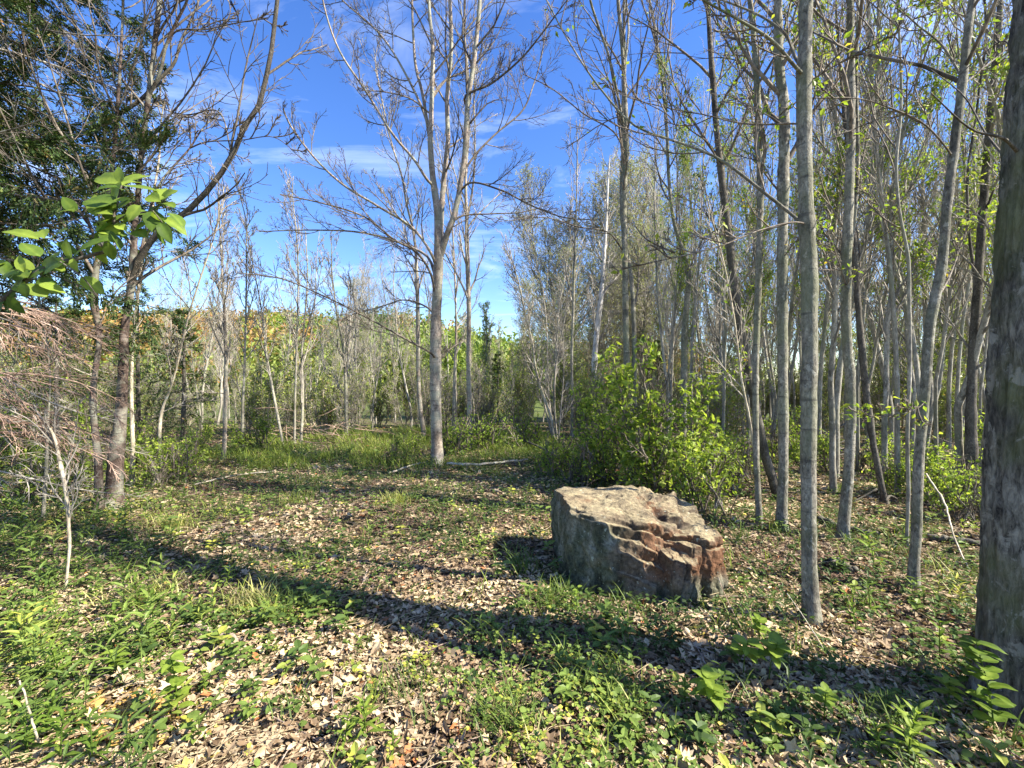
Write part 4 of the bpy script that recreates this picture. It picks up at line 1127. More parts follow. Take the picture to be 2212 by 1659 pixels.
    pm = sstep(.95, 1.12, X) * sstep(.40, .60, D[..., 2])
    dis = dis - pm * pit * .30
    pg = np.exp(-(((X - 1.14) / .05) ** 2 + ((Y - 3.42) / .08) ** 2)) * sstep(.3, .6, D[..., 2]); dis = dis - pg * .09
    dis = dis + (fbm(X * 11, Y * 11, Zz * 4.5, 4) - .5) * .045 + (fbm(X * 28, Y * 28, Zz * 28, 3) - .5) * .014
    lf = sstep(.9, .6, X) * sstep(.8, .4, D[..., 2])
    dis = dis + lf * ((fbm(X * 9 + 2, Y * 9, Zz * 3.2, 4) - .5) * .075 - np.clip(1 - np.abs(fbm(X * 6 + 1, Y * 6, Zz * 2.2 + 6, 3) - .5) * 14, 0, 1) * .020)
    rg = 1 - np.abs(fbm(X * 5 + 11, Y * 5, Zz * 5, 3) - .5) * 10
    dis = dis - np.clip(rg, 0, 1) * .014
    P = P + D * dis[..., None]
    # grey weathered skin on the left, fresh broken stone elsewhere
    sk = np.clip(sstep(.80, .60, X + (fbm(Zz * 5, Y * 5, X * 4, 3) - .5) * .45) + sstep(.14, .02, Zz + (fbm(X * 6, Y * 6, 2, 2) - .5) * .15) * .8, 0, 1) * sstep(.75, .5, D[..., 2])
    idx = np.arange(nu * nv).reshape(nu, nv)
    A, B = idx, np.roll(idx, -1, 0)
    F = np.stack([A[:, :-1], A[:, 1:], B[:, 1:], B[:, :-1]], -1).reshape(-1, 4)
    P = P + shift
    org = (.95, 3.58, float(hgt(.95, 3.58)) + .02)
    P[..., 2] += org[2]
    o = obj("boulder", Acc().add(P, F, sk.ravel()), M['rock'], None, org)
    tag(o, "large angular brown and grey sandstone boulder in the leaf litter", "boulder")


boulder()


# ------------------------------------------------------------------ ground litter, cover and grass
def cover_density(x, y):
    """0 bare leaf litter .. 1 green"""
    g = fbm(x * .9 + 11, y * .9 + 2, 1, 4)
    g2 = fbm(x * 2.6 + 1, y * 2.6 + 7, 4, 3)
    v = g * .65 + g2 * .35
    c = sstep(.46, .55, v)
    px = x / np.maximum(y, .5) * FP + CX
    leftg = sstep(620, 250, px) * sstep(2.2, 3.2, y) * .5
    far = sstep(3.4, 6.5, y) * .6 * (1 - .55 * sstep(1450, 1650, px))
    q = np.maximum(y - 2, 0); path = np.exp(-((x - (-.45 - .12 * q - .07 * q * q)) ** 2) / (.30 + .05 * q)) * sstep(8.5, 6, y) * .75
    front = sstep(2.6, 1.6, y) * .30 + sstep(1300, 1600, px) * sstep(7, 5.5, y) * .42
    return np.clip(c * (1 - front) + leftg + far - path, 0, 1)


def wedge(n, d0, d1, spread=1.45, pw=1.0, r=None):
    r = r or rng
    # density falling with distance: uniform in 1/d**(pw)
    u = r.random(n)
    d = d0 * (d1 / d0) ** u if pw == 1 else (d0 ** (2 - pw) + u * (d1 ** (2 - pw) - d0 ** (2 - pw))) ** (1 / (2 - pw))
    x = (r.random(n) * 2 - 1) * (d * spread + .6)
    return x, d


def under_boulder(x, y):
    return (x > .40) & (x < 1.6) & (y > 2.98) & (y < 4.1)


def litter():
    r = np.random.default_rng(5)
    a = Acc()
    def asp(t, k): return ([(q[0] * k, q[1], q[2]) for q in t[0]], t[1])
    for tmpl, n, s0 in ((asp(CURL, 1.0), 45000, .030), (asp(CURL, .6), 50000, .034), (asp(CURL, .32), 40000, .036), (asp(LEAF6, 1.2), 20000, .036), (MAPLE, 20000, .042)):
        x, y = wedge(n, 1.0, 16, r=r)
        keep = (r.random(n) > .50 * cover_density(x, y)) & ~under_boulder(x, y)
        x, y = x[keep], y[keep]; n = len(x)
        z = hgt(x, y) + r.uniform(.002, .022, n)
        th = r.uniform(0, 2 * PI, n); flat = np.where(r.random(n) < .7, .5, 1.3); tilt = r.normal(size=n) * .4 * flat
        D = np.stack([np.cos(th), np.sin(th), tilt], -1)
        Nn = nrm(np.stack([r.normal(size=n) * .45 * flat, r.normal(size=n) * .45 * flat, np.where(r.random(n) < .7, 1., -1.)], -1))
        s = s0 * np.clip(r.lognormal(-.15, .38, n), .3, 1.9) * (1 + .10 * np.maximum(y - 3, 0))
        patch = fbm(x * 1.3, y * 1.3, 9, 3)
        tint = np.clip(r.beta(2.2, 1.7, n) * .93 + (patch - .5) * .8, 0, .93)
        sp = r.random(n); tint = np.where(sp < .018, .965, np.where(sp > .985, 1.0, tint))
        red = np.exp(-(((x + 1.75) / .25) ** 2 + ((y - 1.95) / .12) ** 2)) > r.random(n) * 1.2
        tint = np.where(red, .985, tint)
        scatter(a, *tmpl, np.stack([x, y, z], -1), D, Nn, s, tint)
    o = obj("leaf_litter", a, M['litter'], smooth=False); o["kind"] = "stuff"


def herbs():
    r = np.random.default_rng(6)
    a = Acc()
    # low plants: little whorls of leaves close to the ground
    n = 36000
    x, y = wedge(n, 1.05, 16, r=r)
    dn = cover_density(x, y)
    keep = (r.random(n) < .08 + .95 * dn) & ~under_boulder(x, y)
    x, y, dn = x[keep], y[keep], dn[keep]; n = len(x)
    h = r.uniform(.010, .060, n) * (1 + .08 * np.maximum(y - 3, 0)) * (1 + dn * .6)
    sz = r.uniform(.014, .032, n) * (1 + .10 * np.maximum(y - 3, 0))
    tn = np.clip(fbm(x * 1.1, y * 1.1, 2, 3) * 1.1 - .12 + r.normal(size=n) * .16, 0, 1)
    yel = (fbm(x * 1.7 + 30, y * 1.7, 3, 2) > .66) & (x < 0); tn = np.where(yel, np.clip(tn + .35, 0, 1), tn)
    z = hgt(x, y) + .004
    for k in range(5):
        th = r.uniform(0, 2 * PI, n)
        D = np.stack([np.cos(th), np.sin(th), r.uniform(-.2, .5, n)], -1)
        Nn = nrm(np.stack([r.normal(size=n) * .3, r.normal(size=n) * .3, np.ones(n)], -1))
        pos = np.stack([x + np.cos(th) * sz * .3, y + np.sin(th) * sz * .3, z + h * r.uniform(.6, 1.1, n)], -1)
        scatter(a, *(ROUND if k % 2 else LEAF6), pos, D, Nn, sz * r.uniform(.7, 1.25, n), np.clip(tn + r.normal(size=n) * .07, 0, 1))
    o = obj("ground_cover", a, M['cover'], smooth=False); o["kind"] = "stuff"
    # taller lance-leaved herbs
    a = Acc()
    n = 2600
    x, y = wedge(n, 1.5, 13, r=r)
    px = x / y * FP + CX
    dn = cover_density(x, y)
    left = sstep(700, 200, px); rightz = sstep(1500, 1700, px)
    keep = (r.random(n) < (.10 + .6 * left + .35 * rightz + .3 * sstep(6, 8, y)) * (.25 + dn)) & ~under_boulder(x, y) & ((y > 2.3) | (left > .5) | (r.random(n) < .3))
    x, y = x[keep], y[keep]; n = len(x)
    H = r.uniform(.07, .17, n) * (1 + .07 * y) * (1 + .5 * sstep(700, 200, x / y * FP + CX))
    z = hgt(x, y)
    lean = r.normal(size=(n, 2)) * .15
    st = np.stack([np.stack([x, y, z], -1), np.stack([x + lean[:, 0] * H * .5, y + lean[:, 1] * H * .5, z + H * .5], -1), np.stack([x + lean[:, 0] * H, y + lean[:, 1] * H, z + H], -1)], 1)
    tubes(a, st, np.tile(np.array([[.0022, .0018, .001]]), (n, 1)), 3, .2)
    tn = np.clip(.35 + (fbm(x, y, 3, 2) - .5) + r.normal(size=n) * .12, 0, .95)
    for k in range(12):
        f = .15 + .85 * k / 11
        th = k * 2.4 + r.uniform(0, .6, n) + x * 10
        D = np.stack([np.cos(th), np.sin(th), np.full(n, .25 + .6 * f)], -1)
        pos = np.stack([x + lean[:, 0] * H * f, y + lean[:, 1] * H * f, z + H * f], -1)
        scatter(a, *LANCE, pos, D, np.tile([[0, 0, 1.]], (n, 1)) + .2 * r.normal(size=(n, 3)), H * (.42 - .2 * abs(f - .6)) * r.uniform(.8, 1.2, n) * .9, np.clip(tn + .12 * f, 0, 1))
    n = 1500
    x, y = wedge(n, 1.35, 9, r=r); keep = ~under_boulder(x, y) & (fbm(x * 1.5 + 8, y * 1.5, 5, 2) > .48); x, y = x[keep], y[keep]; n = len(x)
    H = r.uniform(.03, .11, n) * (1 + .05 * y); z = hgt(x, y)
    st = np.stack([np.stack([x, y, z], -1), np.stack([x, y, z + H], -1)], 1)
    tubes(a, st, np.tile(np.array([[.0018, .0012]]), (n, 1)), 3, .2)
    tn = np.clip(.55 + r.normal(size=n) * .2, 0, .95)
    for k in range(7):
        f = .45 + .55 * k / 6; th = k * 2.4 + x * 31
        D = np.stack([np.cos(th), np.sin(th), .1 + r.uniform(-.1, .4, n)], -1)
        scatter(a, *LEAF6, np.stack([x, y, z + H * f], -1), D, np.tile([[0, 0, 1.]], (n, 1)) + .25 * r.normal(size=(n, 3)), H * .55 * r.uniform(.6, 1.2, n) + .008, np.clip(tn + .1 * f, 0, 1))
    o = obj("tall_weeds", a, M['cover'], smooth=False); o["kind"] = "stuff"


def grass():
    r = np.random.default_rng(8)
    a = Acc()
    X = []; Y = []; Hh = []; Tn = []
    # tufts
    nt_ = 1300
    tx, ty = wedge(nt_, 1.1, 13, r=r)
    dn = cover_density(tx, ty)
    px = tx / ty * FP + CX
    k = r.random(nt_) < .10 + .45 * dn + .4 * sstep(5.5, 8, ty) * sstep(1250, 1000, px)
    tx, ty = tx[k], ty[k]
    ext = [(855, 1085, 300, .9), (370, 1140, 320, 1.1), (330, 1295, 260, 1.1), (540, 1310, 220, 1.0), (600, 1330, 120, .6), (1250, 1290, 160, .5), (900, 1480, 110, .4), (860, 1510, 90, .35), (1060, 1520, 90, .55), (1330, 1480, 110, .55), (1360, 1540, 90, .5), (1180, 1310, 150, .5),
           (1120, 1230, 120, .4), (640, 1085, 160, .9), (560, 1010, 300, .8), (700, 990, 300, .8), (800, 985, 300, .7), (620, 1000, 300, .8), (1290, 1500, 140, .5), (1090, 1570, 160, .4), (1930, 1560, 140, .5)]
    for x_, y_ in zip(tx, ty):
        m = int(r.uniform(5, 22)); X.append(x_ + r.normal(size=m) * .035 * (1 + .1 * y_)); Y.append(y_ + r.normal(size=m) * .035 * (1 + .1 * y_)); Hh.append(r.uniform(.04, .13, m) * (1 + .06 * y_)); Tn.append(np.full(m, np.clip(.5 + r.normal() * .2, 0, .95)))
    for px_, py_, m, tt in ext:
        d = dist_of(px_, py_); x_ = (px_ - CX) / FP * d
        X.append(x_ + r.normal(size=m) * .07 * (1 + .06 * d)); Y.append(d + r.normal(size=m) * .06 * (1 + .1 * d)); Hh.append(r.uniform(.04, .15, m) * (.75 if d < 2.6 else 1)); Tn.append(np.full(m, min(tt, .97)))
    # grassy bank at the far end of the clearing
    m = 16000
    gx = r.uniform(-6.5, 1.2, m); gy = r.uniform(7.6, 12.5, m); q = fbm(gx * .9, gy * .9, 6, 3) > .42
    X.append(gx[q]); Y.append(gy[q]); Hh.append(r.uniform(.08, .24, q.sum())); Tn.append(np.clip(r.normal(size=q.sum()) * .12 + .66, 0, .97))
    m = 9000
    gx, gy = wedge(m, 3.5, 11, r=r); q = r.random(m) < cover_density(gx, gy) * .8
    X.append(gx[q]); Y.append(gy[q]); Hh.append(r.uniform(.05, .15, q.sum())); Tn.append(np.clip(r.normal(size=q.sum()) * .15 + .5, 0, .97))
    X = np.concatenate(X); Y = np.concatenate(Y); Hh = np.concatenate(Hh); Tn = np.concatenate(Tn)
    q = ~under_boulder(X, Y); X, Y, Hh, Tn = X[q], Y[q], Hh[q], Tn[q]
    n = len(X); th = r.uniform(0, 2 * PI, n)
    D = np.stack([np.cos(th) * .45, np.sin(th) * .45, np.full(n, 1.)], -1); Nn = np.stack([np.cos(th), np.sin(th), np.full(n, -.3)], -1)
    W = Hh * 1.3
    scatter(a, *BLADE, np.stack([X, Y, hgt(X, Y)], -1), D, Nn, W, np.clip(Tn + r.normal(size=n) * .08, 0, .99))
    o = obj("grass", a, M['grass'], smooth=False); o["kind"] = "stuff"
    # dry straw lying about, mostly front left
    a = Acc(); n = 9000
    x, y = wedge(n, 1.05, 9, r=r); px = x / y * FP + CX
    k = r.random(n) < .25 + .75 * sstep(600, 100, px); x, y = x[k], y[k]; n = len(x)
    th = r.normal(size=n) * .5 + .35 + PI * (r.random(n) < .5); ln = r.uniform(.05, .22, n)
    c0 = np.stack([x, y, hgt(x, y) + r.uniform(.012, .035, n)], -1); D = np.stack([np.cos(th), np.sin(th), r.normal(size=n) * .08], -1)
    P = np.stack([c0 - D * ln[:, None] / 2, c0 + np.stack([0 * x, 0 * x, r.uniform(0, .02, n)], -1), c0 + D * ln[:, None] / 2], 1)
    tubes(a, P, np.tile([[.0012, .0016, .0009]], (n, 1)) * (1 + .15 * y[:, None]), 3, r.random(n).astype(np.float32))
    o = obj("dry_straw", a, M['straw']); o["kind"] = "stuff"
    # twigs on the ground
    a = Acc(); n = 900
    x, y = wedge(n, 1.1, 12, r=r); th = r.uniform(0, 2 * PI, n); ln = r.uniform(.1, .5, n)
    c0 = np.stack([x, y, hgt(x, y) + .015], -1); D = np.stack([np.cos(th), np.sin(th), r.normal(size=n) * .05], -1)
    P = np.stack([c0 - D * ln[:, None] / 2, c0 - D * ln[:, None] / 6 + r.normal(size=(n, 3)) * .012, c0 + D * ln[:, None] / 5 + r.normal(size=(n, 3)) * .012, c0 + D * ln[:, None] / 2], 1)
    tubes(a, P, np.tile([[.004, .0035, .003, .0015]], (n, 1)), 4)
    o = obj("fallen_twigs", a, M['weather']); o["kind"] = "stuff"


litter(); herbs(); grass()


# ------------------------------------------------------------------ single plants in the foreground, leaf by leaf
def big_leaf(wd=.32, fold=.10, droop=.35, seg=7, wav=.02, seed=0):
    r = np.random.default_rng(seed)
    v = []; f = []
    for i in range(seg + 1):
        t = i / seg
        wv = wd * math.sin(PI * min(1, t ** .85)) ** .8 if 0 < t < 1 else 0.0
        z = -droop * t * t * .6
        v += [(-wv, t, z + fold * wv * 2 + r.normal() * wav), (-wv * .5, t, z + fold * wv + r.normal() * wav * .3), (0, t, z), (wv * .5, t, z + fold * wv + r.normal() * wav * .3), (wv, t, z + fold * wv * 2 + r.normal() * wav)]
    for i in range(seg):
        for j in range(4):
            a = i * 5 + j; f.append((a, a + 1, a + 6, a + 5))
    return v, [f]


BL = [big_leaf(seed=1), big_leaf(.27, .14, .5, seed=2), big_leaf(.36, .06, .2, seed=3)]
NL = [big_leaf(.13, .12, .6, seed=4), big_leaf(.11, .1, .9, seed=5)]
LEAFMESH = {}


def leaf_mesh(kind, i, tint, mat):
    key = (kind, i, round(tint, 1), mat)
    if key not in LEAFMESH:
        v, f = (BL if kind == 'b' else NL)[i]
        tv = np.full(len(v), round(tint, 1)); r_ = np.random.default_rng(i + 50)
        tv = tv - .10 + .10 * r_.random(len(v)); tv[2::5] += .22
        a = Acc(); a.add(np.array(v), [np.array(q) for q in f], np.clip(tv, 0, 1))
        me = a.mesh("leaf"); me.materials.append(M[mat]); LEAFMESH[key] = me
    return LEAFMESH[key]


def put_leaf(parent, pos, D, Nn, size, kind, i, tint, mat):
    D = Vector(D).normalized(); X = D.cross(Vector(Nn)).normalized(); Zz = X.cross(D)
    o = bpy.data.objects.new("leaf", leaf_mesh(kind, i, tint, mat)); C.objects.link(o); o.parent = parent
    from mathutils import Matrix
    m = Matrix((X * size, D * size, Zz * size)).transposed().to_4x4()
    m.translation = Vector(pos)
    o.matrix_local = m
    return o


def plant(px, py, hpx, form, label, tint=.7, seed=0, nleaf=12, name="leafy_plant", cat="plant", mat='leaf'):
    r = np.random.default_rng(seed + 900)
    d = dist_of(px, py); g = gp(px, d); H = hpx / FP * d
    t = thing(name, label, cat, g)
    ln = r.normal(size=2) * .12
    pts = np.array([[0, 0, -.02], [ln[0] * H * .3, ln[1] * H * .3, H * .5], [ln[0] * H, ln[1] * H, H]])
    P, R = resample(pts, 7, np.array([.0035, .0028, .0016])); a = Acc(); tubes(a, P, R, 6, .35)
    obj("stem", a, M[mat], t)
    if form == 'tri': nleaf = nleaf * 2 + 3
    if form == 'pair': nleaf = int(nleaf * 1.5)
    for k in range(nleaf):
        f = .22 + .78 * (k + .5) / nleaf if form != 'tri' else .60 + .40 * k / nleaf
        p = np.array([np.interp(f, np.linspace(0, 1, 7), P[:, c]) for c in range(3)])
        th = (k // 2) * 1.9 + PI * (k % 2) + r.normal() * .25 if form == 'pair' else k * 2.4 + r.normal() * .15
        el = {'pair': .35, 'lance': .25 + .9 * f, 'tri': .05 + .5 * (k / nleaf)}[form] + r.normal() * .15
        sz = H * {'pair': .21, 'lance': .42 * (1.15 - .5 * f), 'tri': .40}[form] * r.uniform(.8, 1.15)
        D = (math.cos(th), math.sin(th), el)
        put_leaf(t, p, D, (0.05, -.1, 1), sz, 'n' if form == 'lance' else 'b', int(r.integers(0, 2 if form == 'lance' else 3)), min(1, max(0, tint + r.normal() * .12)), mat)
    return t


PL = [
    (385, 1560, 150, 'pair', "bright green broad-leaved seedling in front of the weathered stick, front left", .85, 14),
    (445, 1505, 60, 'pair', "small pale-green seedling right beside the bright broad-leaved one", .8, 6),
    (250, 1470, 60, 'tri', "small leafy seedling left of the bright broad-leaved one", .8, 5),
    (130, 1655, 110, 'lance', "bottom left lance-leaved herb of the dense cluster at the edge", .5, 18),
    (60, 1640, 110, 'lance', "leftmost lance-leaved herb in the bottom corner", .45, 18),
    (200, 1650, 100, 'lance', "lance-leaved herb on the right of the bottom left cluster", .5, 16),
    (95, 1600, 90, 'lance', "lance-leaved herb behind the bottom left cluster", .5, 16),
    (790, 1600, 95, 'lance', "bright lance-leaved herb at the bottom, left of the middle", .85, 18),
    (745, 1620, 75, 'lance', "shorter bright herb just left of the tall lance-leaved one", .8, 14),
    (850, 1640, 60, 'lance', "low herb right of the bright lance-leaved one at the bottom", .6, 14),
    (1605, 1465, 90, 'tri', "three-leaved plant below the smooth pale trunk on its left", .75, 4),
    (1660, 1475, 95, 'tri', "drooping-leaved plant just left of the smooth pale trunk's foot", .7, 5),
    (1640, 1400, 55, 'tri', "small leafy plant midway between boulder and smooth pale trunk", .7, 5),
    (1550, 1560, 100, 'tri', "leafy plant with red-brown stem at the bottom right of the middle", .8, 7),
    (1960, 1655, 130, 'lance', "tall bright lance-leaved herb at the bottom right", .85, 22),
    (1900, 1640, 80, 'lance', "lance-leaved herb left of the tall bright one at the bottom right", .6, 16),
    (1935, 1575, 60, 'lance', "small dark-leaved herb above the tall bright one", .6, 12),
    (2050, 1545, 70, 'tri', "bright five-leaved seedling below the rough trunk's left side", .9, 5),
    (1780, 1560, 70, 'tri', "leafy plant below the smooth pale trunk, right of it", .7, 5),
    (2100, 1500, 140, 'pair', "leafy shoot growing against the foot of the rough trunk", .65, 14),
    (2150, 1600, 190, 'pair', "tall leafy shoot in front of the rough trunk", .6, 18),
    (2195, 1500, 170, 'pair', "leafy shoot at the right edge in front of the rough trunk", .6, 16),
    (2030, 1430, 90, 'lance', "dark herb between the curving grey trunk and the rough one", .45, 16),
    (1890, 1230, 80, 'lance', "green herb clump between the smooth pale and curving grey trunks", .7, 16),
    (1880, 1330, 70, 'lance', "green herb in front of the clump between pale and curving trunks", .6, 16),
    (1850, 1370, 60, 'lance', "low dark herb right of the smooth pale trunk's foot", .5, 14),
    (490, 1270, 45, 'lance', "herb in a patch of sun left of the clearing's middle", .8, 14),
    (330, 1370, 90, 'lance', "shaded lance-leaved herb left of the weathered stick", .4, 16),
    (300, 1330, 80, 'lance', "shaded herb beyond the one left of the weathered stick", .4, 16),
    (240, 1400, 80, 'lance', "shaded herb at the left, nearer than its two neighbours", .4, 16),
    (130, 1480, 90, 'lance', "mid-green herb amid dry straw at the left", .6, 16),
    (40, 1400, 80, 'pair', "bright leafy herb at the left edge", .8, 12),
    (1480, 1530, 70, 'pair', "small herb left of the red-stemmed leafy plant", .7, 8),
    (1245, 1330, 60, 'pair', "small herb by the boulder's left front corner", .7, 8),
    (1040, 1210, 50, 'lance', "bright herb beside the boulder's shadow", .9, 12),
]
for j, (px, py, hp, fm, lb, tn, nl) in enumerate(PL):
    plant(px, py, hp, fm, lb, tn, j, nl)


def near_branch():
    """sapling branch with large leaves reaching in from the left"""
    d = 1.15
    g = np.array([-1.95, 1.2, float(hgt(-1.95, 1.2))])
    t = thing("leafy_sapling", "sapling reaching in from the left edge with large fresh green leaves", "sapling", g)
    A = [at(-330, 900, 1.18), at(-120, 700, 1.17), at(0, 655, d), at(60, 600, d), at(130, 565, d), at(230, 540, d), at(243, 480, d + .02), at(262, 400, d + .02)]
    base = [g + np.array([0, 0, -.05]), g + np.array([.02, .02, .5])]
    P, R = resample(np.array(base + A), 40, np.array([.014, .012, .010, .008, .0066, .0060, .0054, .0046, .0038, .0026]))
    a = Acc(); tubes(a, P, R, 8); obj("stem", a, M['dark'], t, g)
    tw = []
    for pts, w in (([(243, 485), (285, 462), (330, 455), (352, 425)], .0026), ([(235, 525), (200, 470), (160, 455)], .0022), ([(130, 565), (140, 530), (110, 515), (80, 520)], .0024), ([(60, 600), (30, 590), (0, 570)], .0022), ([(130, 565), (180, 600), (210, 640)], .002), ([(330, 455), (350, 480), (345, 500)], .0018), ([(10, 650), (0, 610), (-30, 590)], .002)):
        Lp, Lr = resample(np.array([at(p[0], p[1], d + rng.normal() * .02) for p in pts]), 8, np.linspace(w, w * .6, len(pts)))
        a = Acc(); tubes(a, Lp, Lr, 6); obj("twig", a, M['dark'], t, g)
    r = np.random.default_rng(4)
    # (px, py, screen angle in degrees, length px, tint)
    LV = [(262, 398, 158, 105, .8), (262, 395, 100, 48, .95), (262, 398, 40, 80, .8), (268, 402, 10, 78, .6), (258, 405, 190, 60, .35), (264, 400, 65, 55, .9), (262, 410, 140, 55, .4), (252, 440, 170, 110, .5), (250, 445, 205, 60, .4), (250, 450, 20, 60, .35), (246, 470, 178, 105, .65), (243, 480, 215, 90, .4), (246, 470, 0, 55, .4),
          (240, 500, 230, 70, .3), (240, 505, 320, 60, .35), (236, 520, 200, 95, .35), (236, 522, 260, 55, .5), (160, 455, 165, 60, .6), (165, 458, 120, 50, .5), (285, 462, 70, 50, .4), (300, 458, 200, 60, .45), (345, 432, 95, 62, .95), (350, 432, 30, 60, .8), (346, 436, 150, 72, .85), (350, 440, 350, 66, .6), (345, 445, 230, 60, .5),
          (335, 455, 280, 75, .25), (345, 480, 300, 65, .25), (345, 490, 250, 55, .3), (352, 470, 335, 80, .7), (85, 518, 155, 85, .85), (95, 515, 130, 60, .8), (110, 518, 30, 70, .5), (120, 525, 340, 55, .45), (60, 600, 160, 65, .6), (40, 590, 190, 70, .7), (95, 585, 15, 95, .4), (70, 600, 200, 60, .85), (20, 580, 150, 60, .8), (0, 570, 170, 50, .8),
          (10, 650, 250, 85, .3), (15, 640, 300, 60, .3), (35, 630, 225, 75, .25), (-10, 600, 170, 60, .6), (55, 615, 330, 60, .8), (0, 620, 200, 55, .75), (205, 520, 250, 50, .5), (150, 560, 75, 60, .6)]
    for c0, c1, k in ((250, 450, 10), (235, 505, 8), (345, 470, 7), (110, 560, 9), (30, 610, 8)):
        for _ in range(k): LV.append((c0 + r.normal() * 28, c1 + r.normal() * 18, r.uniform(0, 360), r.uniform(40, 72), r.choice([.3, .5, .75, .95])))
    for px, py, an, ln, tn in LV:
        p = at(px, py, d + r.normal() * .025) - g
        q = math.radians(an); dep = r.normal() * .45
        D = (math.cos(q), dep, math.sin(q))
        Nn = Vector((r.normal() * .25, -.75 + r.normal() * .3, .65 + r.normal() * .2))
        put_leaf(t, p, D, Nn, ln / FP * d * .72, 'b', int(r.integers(0, 3)), tn, 'leaf')


near_branch()


# ------------------------------------------------------------------ fallen wood
def stick(name, label, pts, w, mat='weather', cat="stick", sides=9, group=None, lift=.01, forks=(), bumpy=.12):
    r = np.random.default_rng(len(label) * 7 + 1)
    P0 = []
    for p in pts:
        d = dist_of(p[0], p[1]) if len(p) < 3 else p[2]
        g = gp(p[0], d); P0.append(g + np.array([0, 0, lift + (p[3] if len(p) > 3 else 0)]))
    P0 = np.array(P0); dm = P0[:, 1].mean()
    rad = w / 2 / FP * dm
    P, R = resample(P0, 22, np.linspace(rad, rad * .6, len(P0)))
    P += r.normal(size=P.shape) * rad * .25; P[:, 2] += rad * .5
    R = R * (1 + r.normal(size=len(R)) * bumpy)
    a = Acc(); tubes(a, P, R, sides, cap=True)
    org = P0[0]
    if forks:
        t = thing(name, label, cat, org, group); obj("stem", a, M[mat], t, org)
        for i0, vec, fr in forks:
            q0 = P[int(i0 * 21)]; Q, Rr = resample(np.array([q0, q0 + np.array(vec) * .5 + r.normal(size=3) * .02, q0 + np.array(vec)]), 8, np.array([rad * .6, rad * .45, rad * .2]) * fr)
            b = Acc(); tubes(b, Q, Rr, 6, cap=True); obj("side_branch", b, M[mat], t, org)
        return t
    return tag(obj(name, a, M[mat], None, org), label, cat, group)


stick("fallen_branch", "short thick weathered broken branch on the leaves, front left", [(412, 1352), (450, 1372), (490, 1385), (525, 1392)], 15, 'weather', "branch", forks=[(.1, (-.10, .08, .06), .8), (.25, (-.14, -.03, .02), .6)])
stick("fallen_stick", "thin brown stick slanting through herbs left of the broken branch", [(340, 1402), (390, 1370), (450, 1335)], 5, 'weather')
stick("fallen_stick", "straight thin pale stick lying right of the broken branch's end", [(395, 1388), (450, 1392), (520, 1398)], 3, 'pale')
stick("fallen_pole", "long pale fallen pole right of the forked tree's foot", [(965, 1013), (1020, 1014), (1080, 1010), (1140, 1003)], 6, 'pale', "branch", lift=.08)
stick("fallen_pole", "thin pale fallen stem running left from the forked tree's foot", [(840, 1030), (890, 1012), (950, 1000)], 4, 'pale', "branch", lift=.05)
stick("fallen_branch", "dark thin branch sloping down behind the boulder's left end", [(1115, 960), (1180, 990), (1240, 1030), (1310, 1058)], 5, 'dark', "branch", lift=.15)
stick("fallen_pole", "pale stem lying across the grass left of the clearing", [(420, 1060), (500, 1040), (600, 1028)], 3, 'pale', "branch", lift=.08)
stick("dark_log", "short charred-looking log chunk right of the smooth pale trunk", [(1785, 1222), (1815, 1228), (1850, 1240)], 20, 'dark', "log", forks=[(.3, (.12, .05, .05), .4)])
stick("dark_log", "dark fallen log lying behind the twin-stemmed trunk's foot", [(1770, 1125), (1830, 1148), (1900, 1160)], 14, 'dark', "log")
stick("dark_log", "long dark log lying right of the curving grey trunk", [(2000, 1165), (2060, 1175), (2130, 1180)], 16, 'dark', "log")
stick("leaning_pole", "thin pale pole leaning down towards the rough trunk", [(2000, 960, 4.6, .55), (2040, 1010, 4.2, .35), (2060, 1080, 3.9, .15), (2090, 1190, 3.6, 0)], 4, 'pale', "branch")
stick("dry_stalk", "pale dry stalk standing amid straw in the bottom left corner", [(88, 1618), (75, 1600, 1.72, .10), (60, 1560, 1.74, .20), (42, 1560, 1.76, .28)], 5, 'pale', "stalk", bumpy=.03)
stick("dry_stalk", "thin dry stalk leaning over litter right of the boulder", [(1790, 1400, 2.35, 0), (1740, 1400, 2.5, .12), (1700, 1400, 2.6, .22)], 2, 'pale', "stalk", bumpy=.03)
stick("dry_stalk", "thin reddish dead twig standing at the boulder's right foot", [(1620, 1400), (1570, 1380, 2.75, .12), (1550, 1300, 2.85, .22)], 2, 'rust', "stalk", bumpy=.03)


def brush_pile(label, px, d, wdt, hh, n, seed, mat, name="brush_pile"):
    r = np.random.default_rng(seed)
    g = gp(px, d)
    t = thing(name, label, "brush pile", g)
    for i in range(n):
        ln = r.uniform(.3, 1.1) * min(wdt, 2) * .5
        th = r.normal() * .7 + (PI if r.random() < .5 else 0)
        c = np.array([r.normal() * wdt * .3, r.normal() * wdt * .18, abs(r.normal()) * hh * .5 + .03])
        D = np.array([math.cos(th), math.sin(th) * .7, r.normal() * .3])
        P = np.array([c - D * ln / 2, c + r.normal(size=3) * .04, c + D * ln / 2]); c[2] += 0; P[:, 2] = np.maximum(P[:, 2], .02)
        P, R = resample(P, 7, np.array([1, .8, .4]) * r.uniform(.005, .02 if mat == "dark" else .009))
        a = Acc(); tubes(a, P, R, 5, cap=True)
        obj("stick", a, M[mat], t)
    return t


brush_pile("dark tangled brush pile deep behind the curving grey trunk", 1990, 7.6, 3.0, .55, 60, 1, 'dark')
brush_pile("dark brush heap between the pale and twin-stemmed trunks", 1800, 8.6, 2.6, .4, 45, 2, 'dark')
brush_pile("dark brush heap just left of the rough trunk, low", 2110, 5.0, 1.3, .22, 26, 3, 'dark')
brush_pile("rusty dead brush lying at the foot of the narrow stem clump", 690, 10.4, 2.6, .6, 60, 4, 'rust')


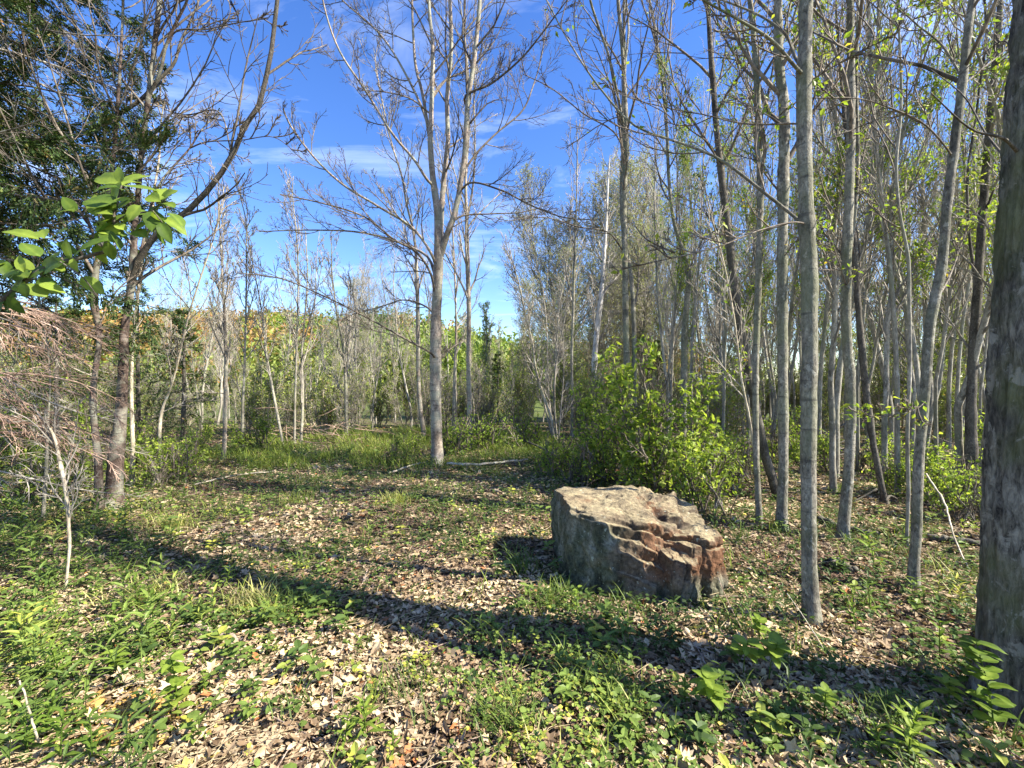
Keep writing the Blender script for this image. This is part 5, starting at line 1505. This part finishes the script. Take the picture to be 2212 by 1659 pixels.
def dead_brush():
    """rusty fan of dead conifer twigs sweeping in at the left edge"""
    r = np.random.default_rng(31)
    g = np.array([-3.9, 3.1, float(hgt(-3.9, 3.1))])
    t = thing("dead_conifer", "rusty dead conifer with drooping bare twigs at the left edge", "dead tree", g)
    P, R = resample(np.array([g + [0, 0, -.1], g + [.05, 0, 1.0], g + [0, .05, 2.3]]), 10, np.array([.045, .035, .012])); a = Acc(); tubes(a, P, R, 8); obj("trunk", a, M['rust'], t, g)
    B = []
    for i in range(34):
        z = r.uniform(1.0, 2.15); az = r.uniform(-1.2, 1.1); ln = r.uniform(.5, 1.05)
        q = g + np.array([0, 0, z]); D = np.array([math.cos(az), math.sin(az), .15]); pts = [q]
        for s in range(9):
            D = nrm(D + np.array([0, 0, -.10]) + r.normal(size=3) * .04); q = q + D * ln / 9; pts.append(q)
        B.append(pts)
    B = np.array(B); RB = np.linspace(.008, .0018, 10)[None].repeat(len(B), 0)
    for b, rb in zip(B, RB):
        a = Acc(); tubes(a, b, rb, 5); obj("bough", a, M['rust'], t, g)
    tw = Acc()
    Q2, S2 = kids(B, RB, 14, .15, 1, .3, (.35, .8), 7, .5, .0016, -.12, .07, .6, .004, .5, r); tubes(tw, Q2, S2, 3)
    Q3, S3 = kids(Q2, S2, 5, .2, 1, .5, (.35, .8), 5, .7, .0013, -.12, .08, .3, .003, .4, r); tubes(tw, Q3, S3, 3)
    obj("twigs", tw, M['rust'], t, g)


dead_brush()


# --- pale low roof far behind the trunks
def far_shed():
    m, n, l, b = mat_new("pale_grey_sheet")
    b.inputs["Base Color"].default_value = (.50, .50, .53, 1); b.inputs["Roughness"].default_value = .6
    m2, n, l, b = mat_new("grey_boards"); b.inputs["Base Color"].default_value = (.22, .21, .20, 1)
    d = 27.0; x0 = (1515 - CX) / FP * d; x1 = (1592 - CX) / FP * d
    g = np.array([x0, d, float(hgt(x0, d))]); zt = CAMZ - (808 - CY) / FP * d; ze = CAMZ - (838 - CY) / FP * d
    t = thing("shed", "low pale grey shed roof glimpsed far behind the trunks right of the bush", "shed", g)
    W = x1 - x0
    def box(x0, x1, y0, y1, z0, z1):
        v = [(x, y, z) for x in (x0, x1) for y in (y0, y1) for z in (z0, z1)]
        return v, [(0, 1, 3, 2), (4, 6, 7, 5), (0, 4, 5, 1), (2, 3, 7, 6), (0, 2, 6, 4), (1, 5, 7, 3)]
    v, f = box(0.1, W - .1, 0.1, 2.9, -.2, ze - g[2]); obj("wall", Acc().add(v, np.array(f)), m2, t, smooth=False)
    h0, h1 = ze - g[2] + .003, zt - g[2]
    v = [(0, -.1, h0), (W, -.1, h0), (W, 1.5, h1), (0, 1.5, h1), (0, 3.1, h0), (W, 3.1, h0), (0, -.1, h0 - .06 + .0), (W, -.1, h0 - .06), (W, 1.5, h1 - .06), (0, 1.5, h1 - .06), (0, 3.1, h0 - .06), (W, 3.1, h0 - .06)]
    f = [(0, 1, 2, 3), (3, 2, 5, 4), (6, 9, 8, 7), (9, 10, 11, 8), (0, 6, 7, 1), (4, 5, 11, 10)]
    obj("roof", Acc().add(v, np.array(f)), m, t, smooth=False)


far_shed()

# --- neighbours outside the frame on the right that shade the foreground
for x, y, i, s, lb in [(3.3, 1.0, 1, .8, "bare tree standing just outside the view on the right")]:
    place('limey' if 'leafing' in lb else 'slim', i, x, y, lb, "tree", "thin_tree", None, s * 1.1, sz=1.0)
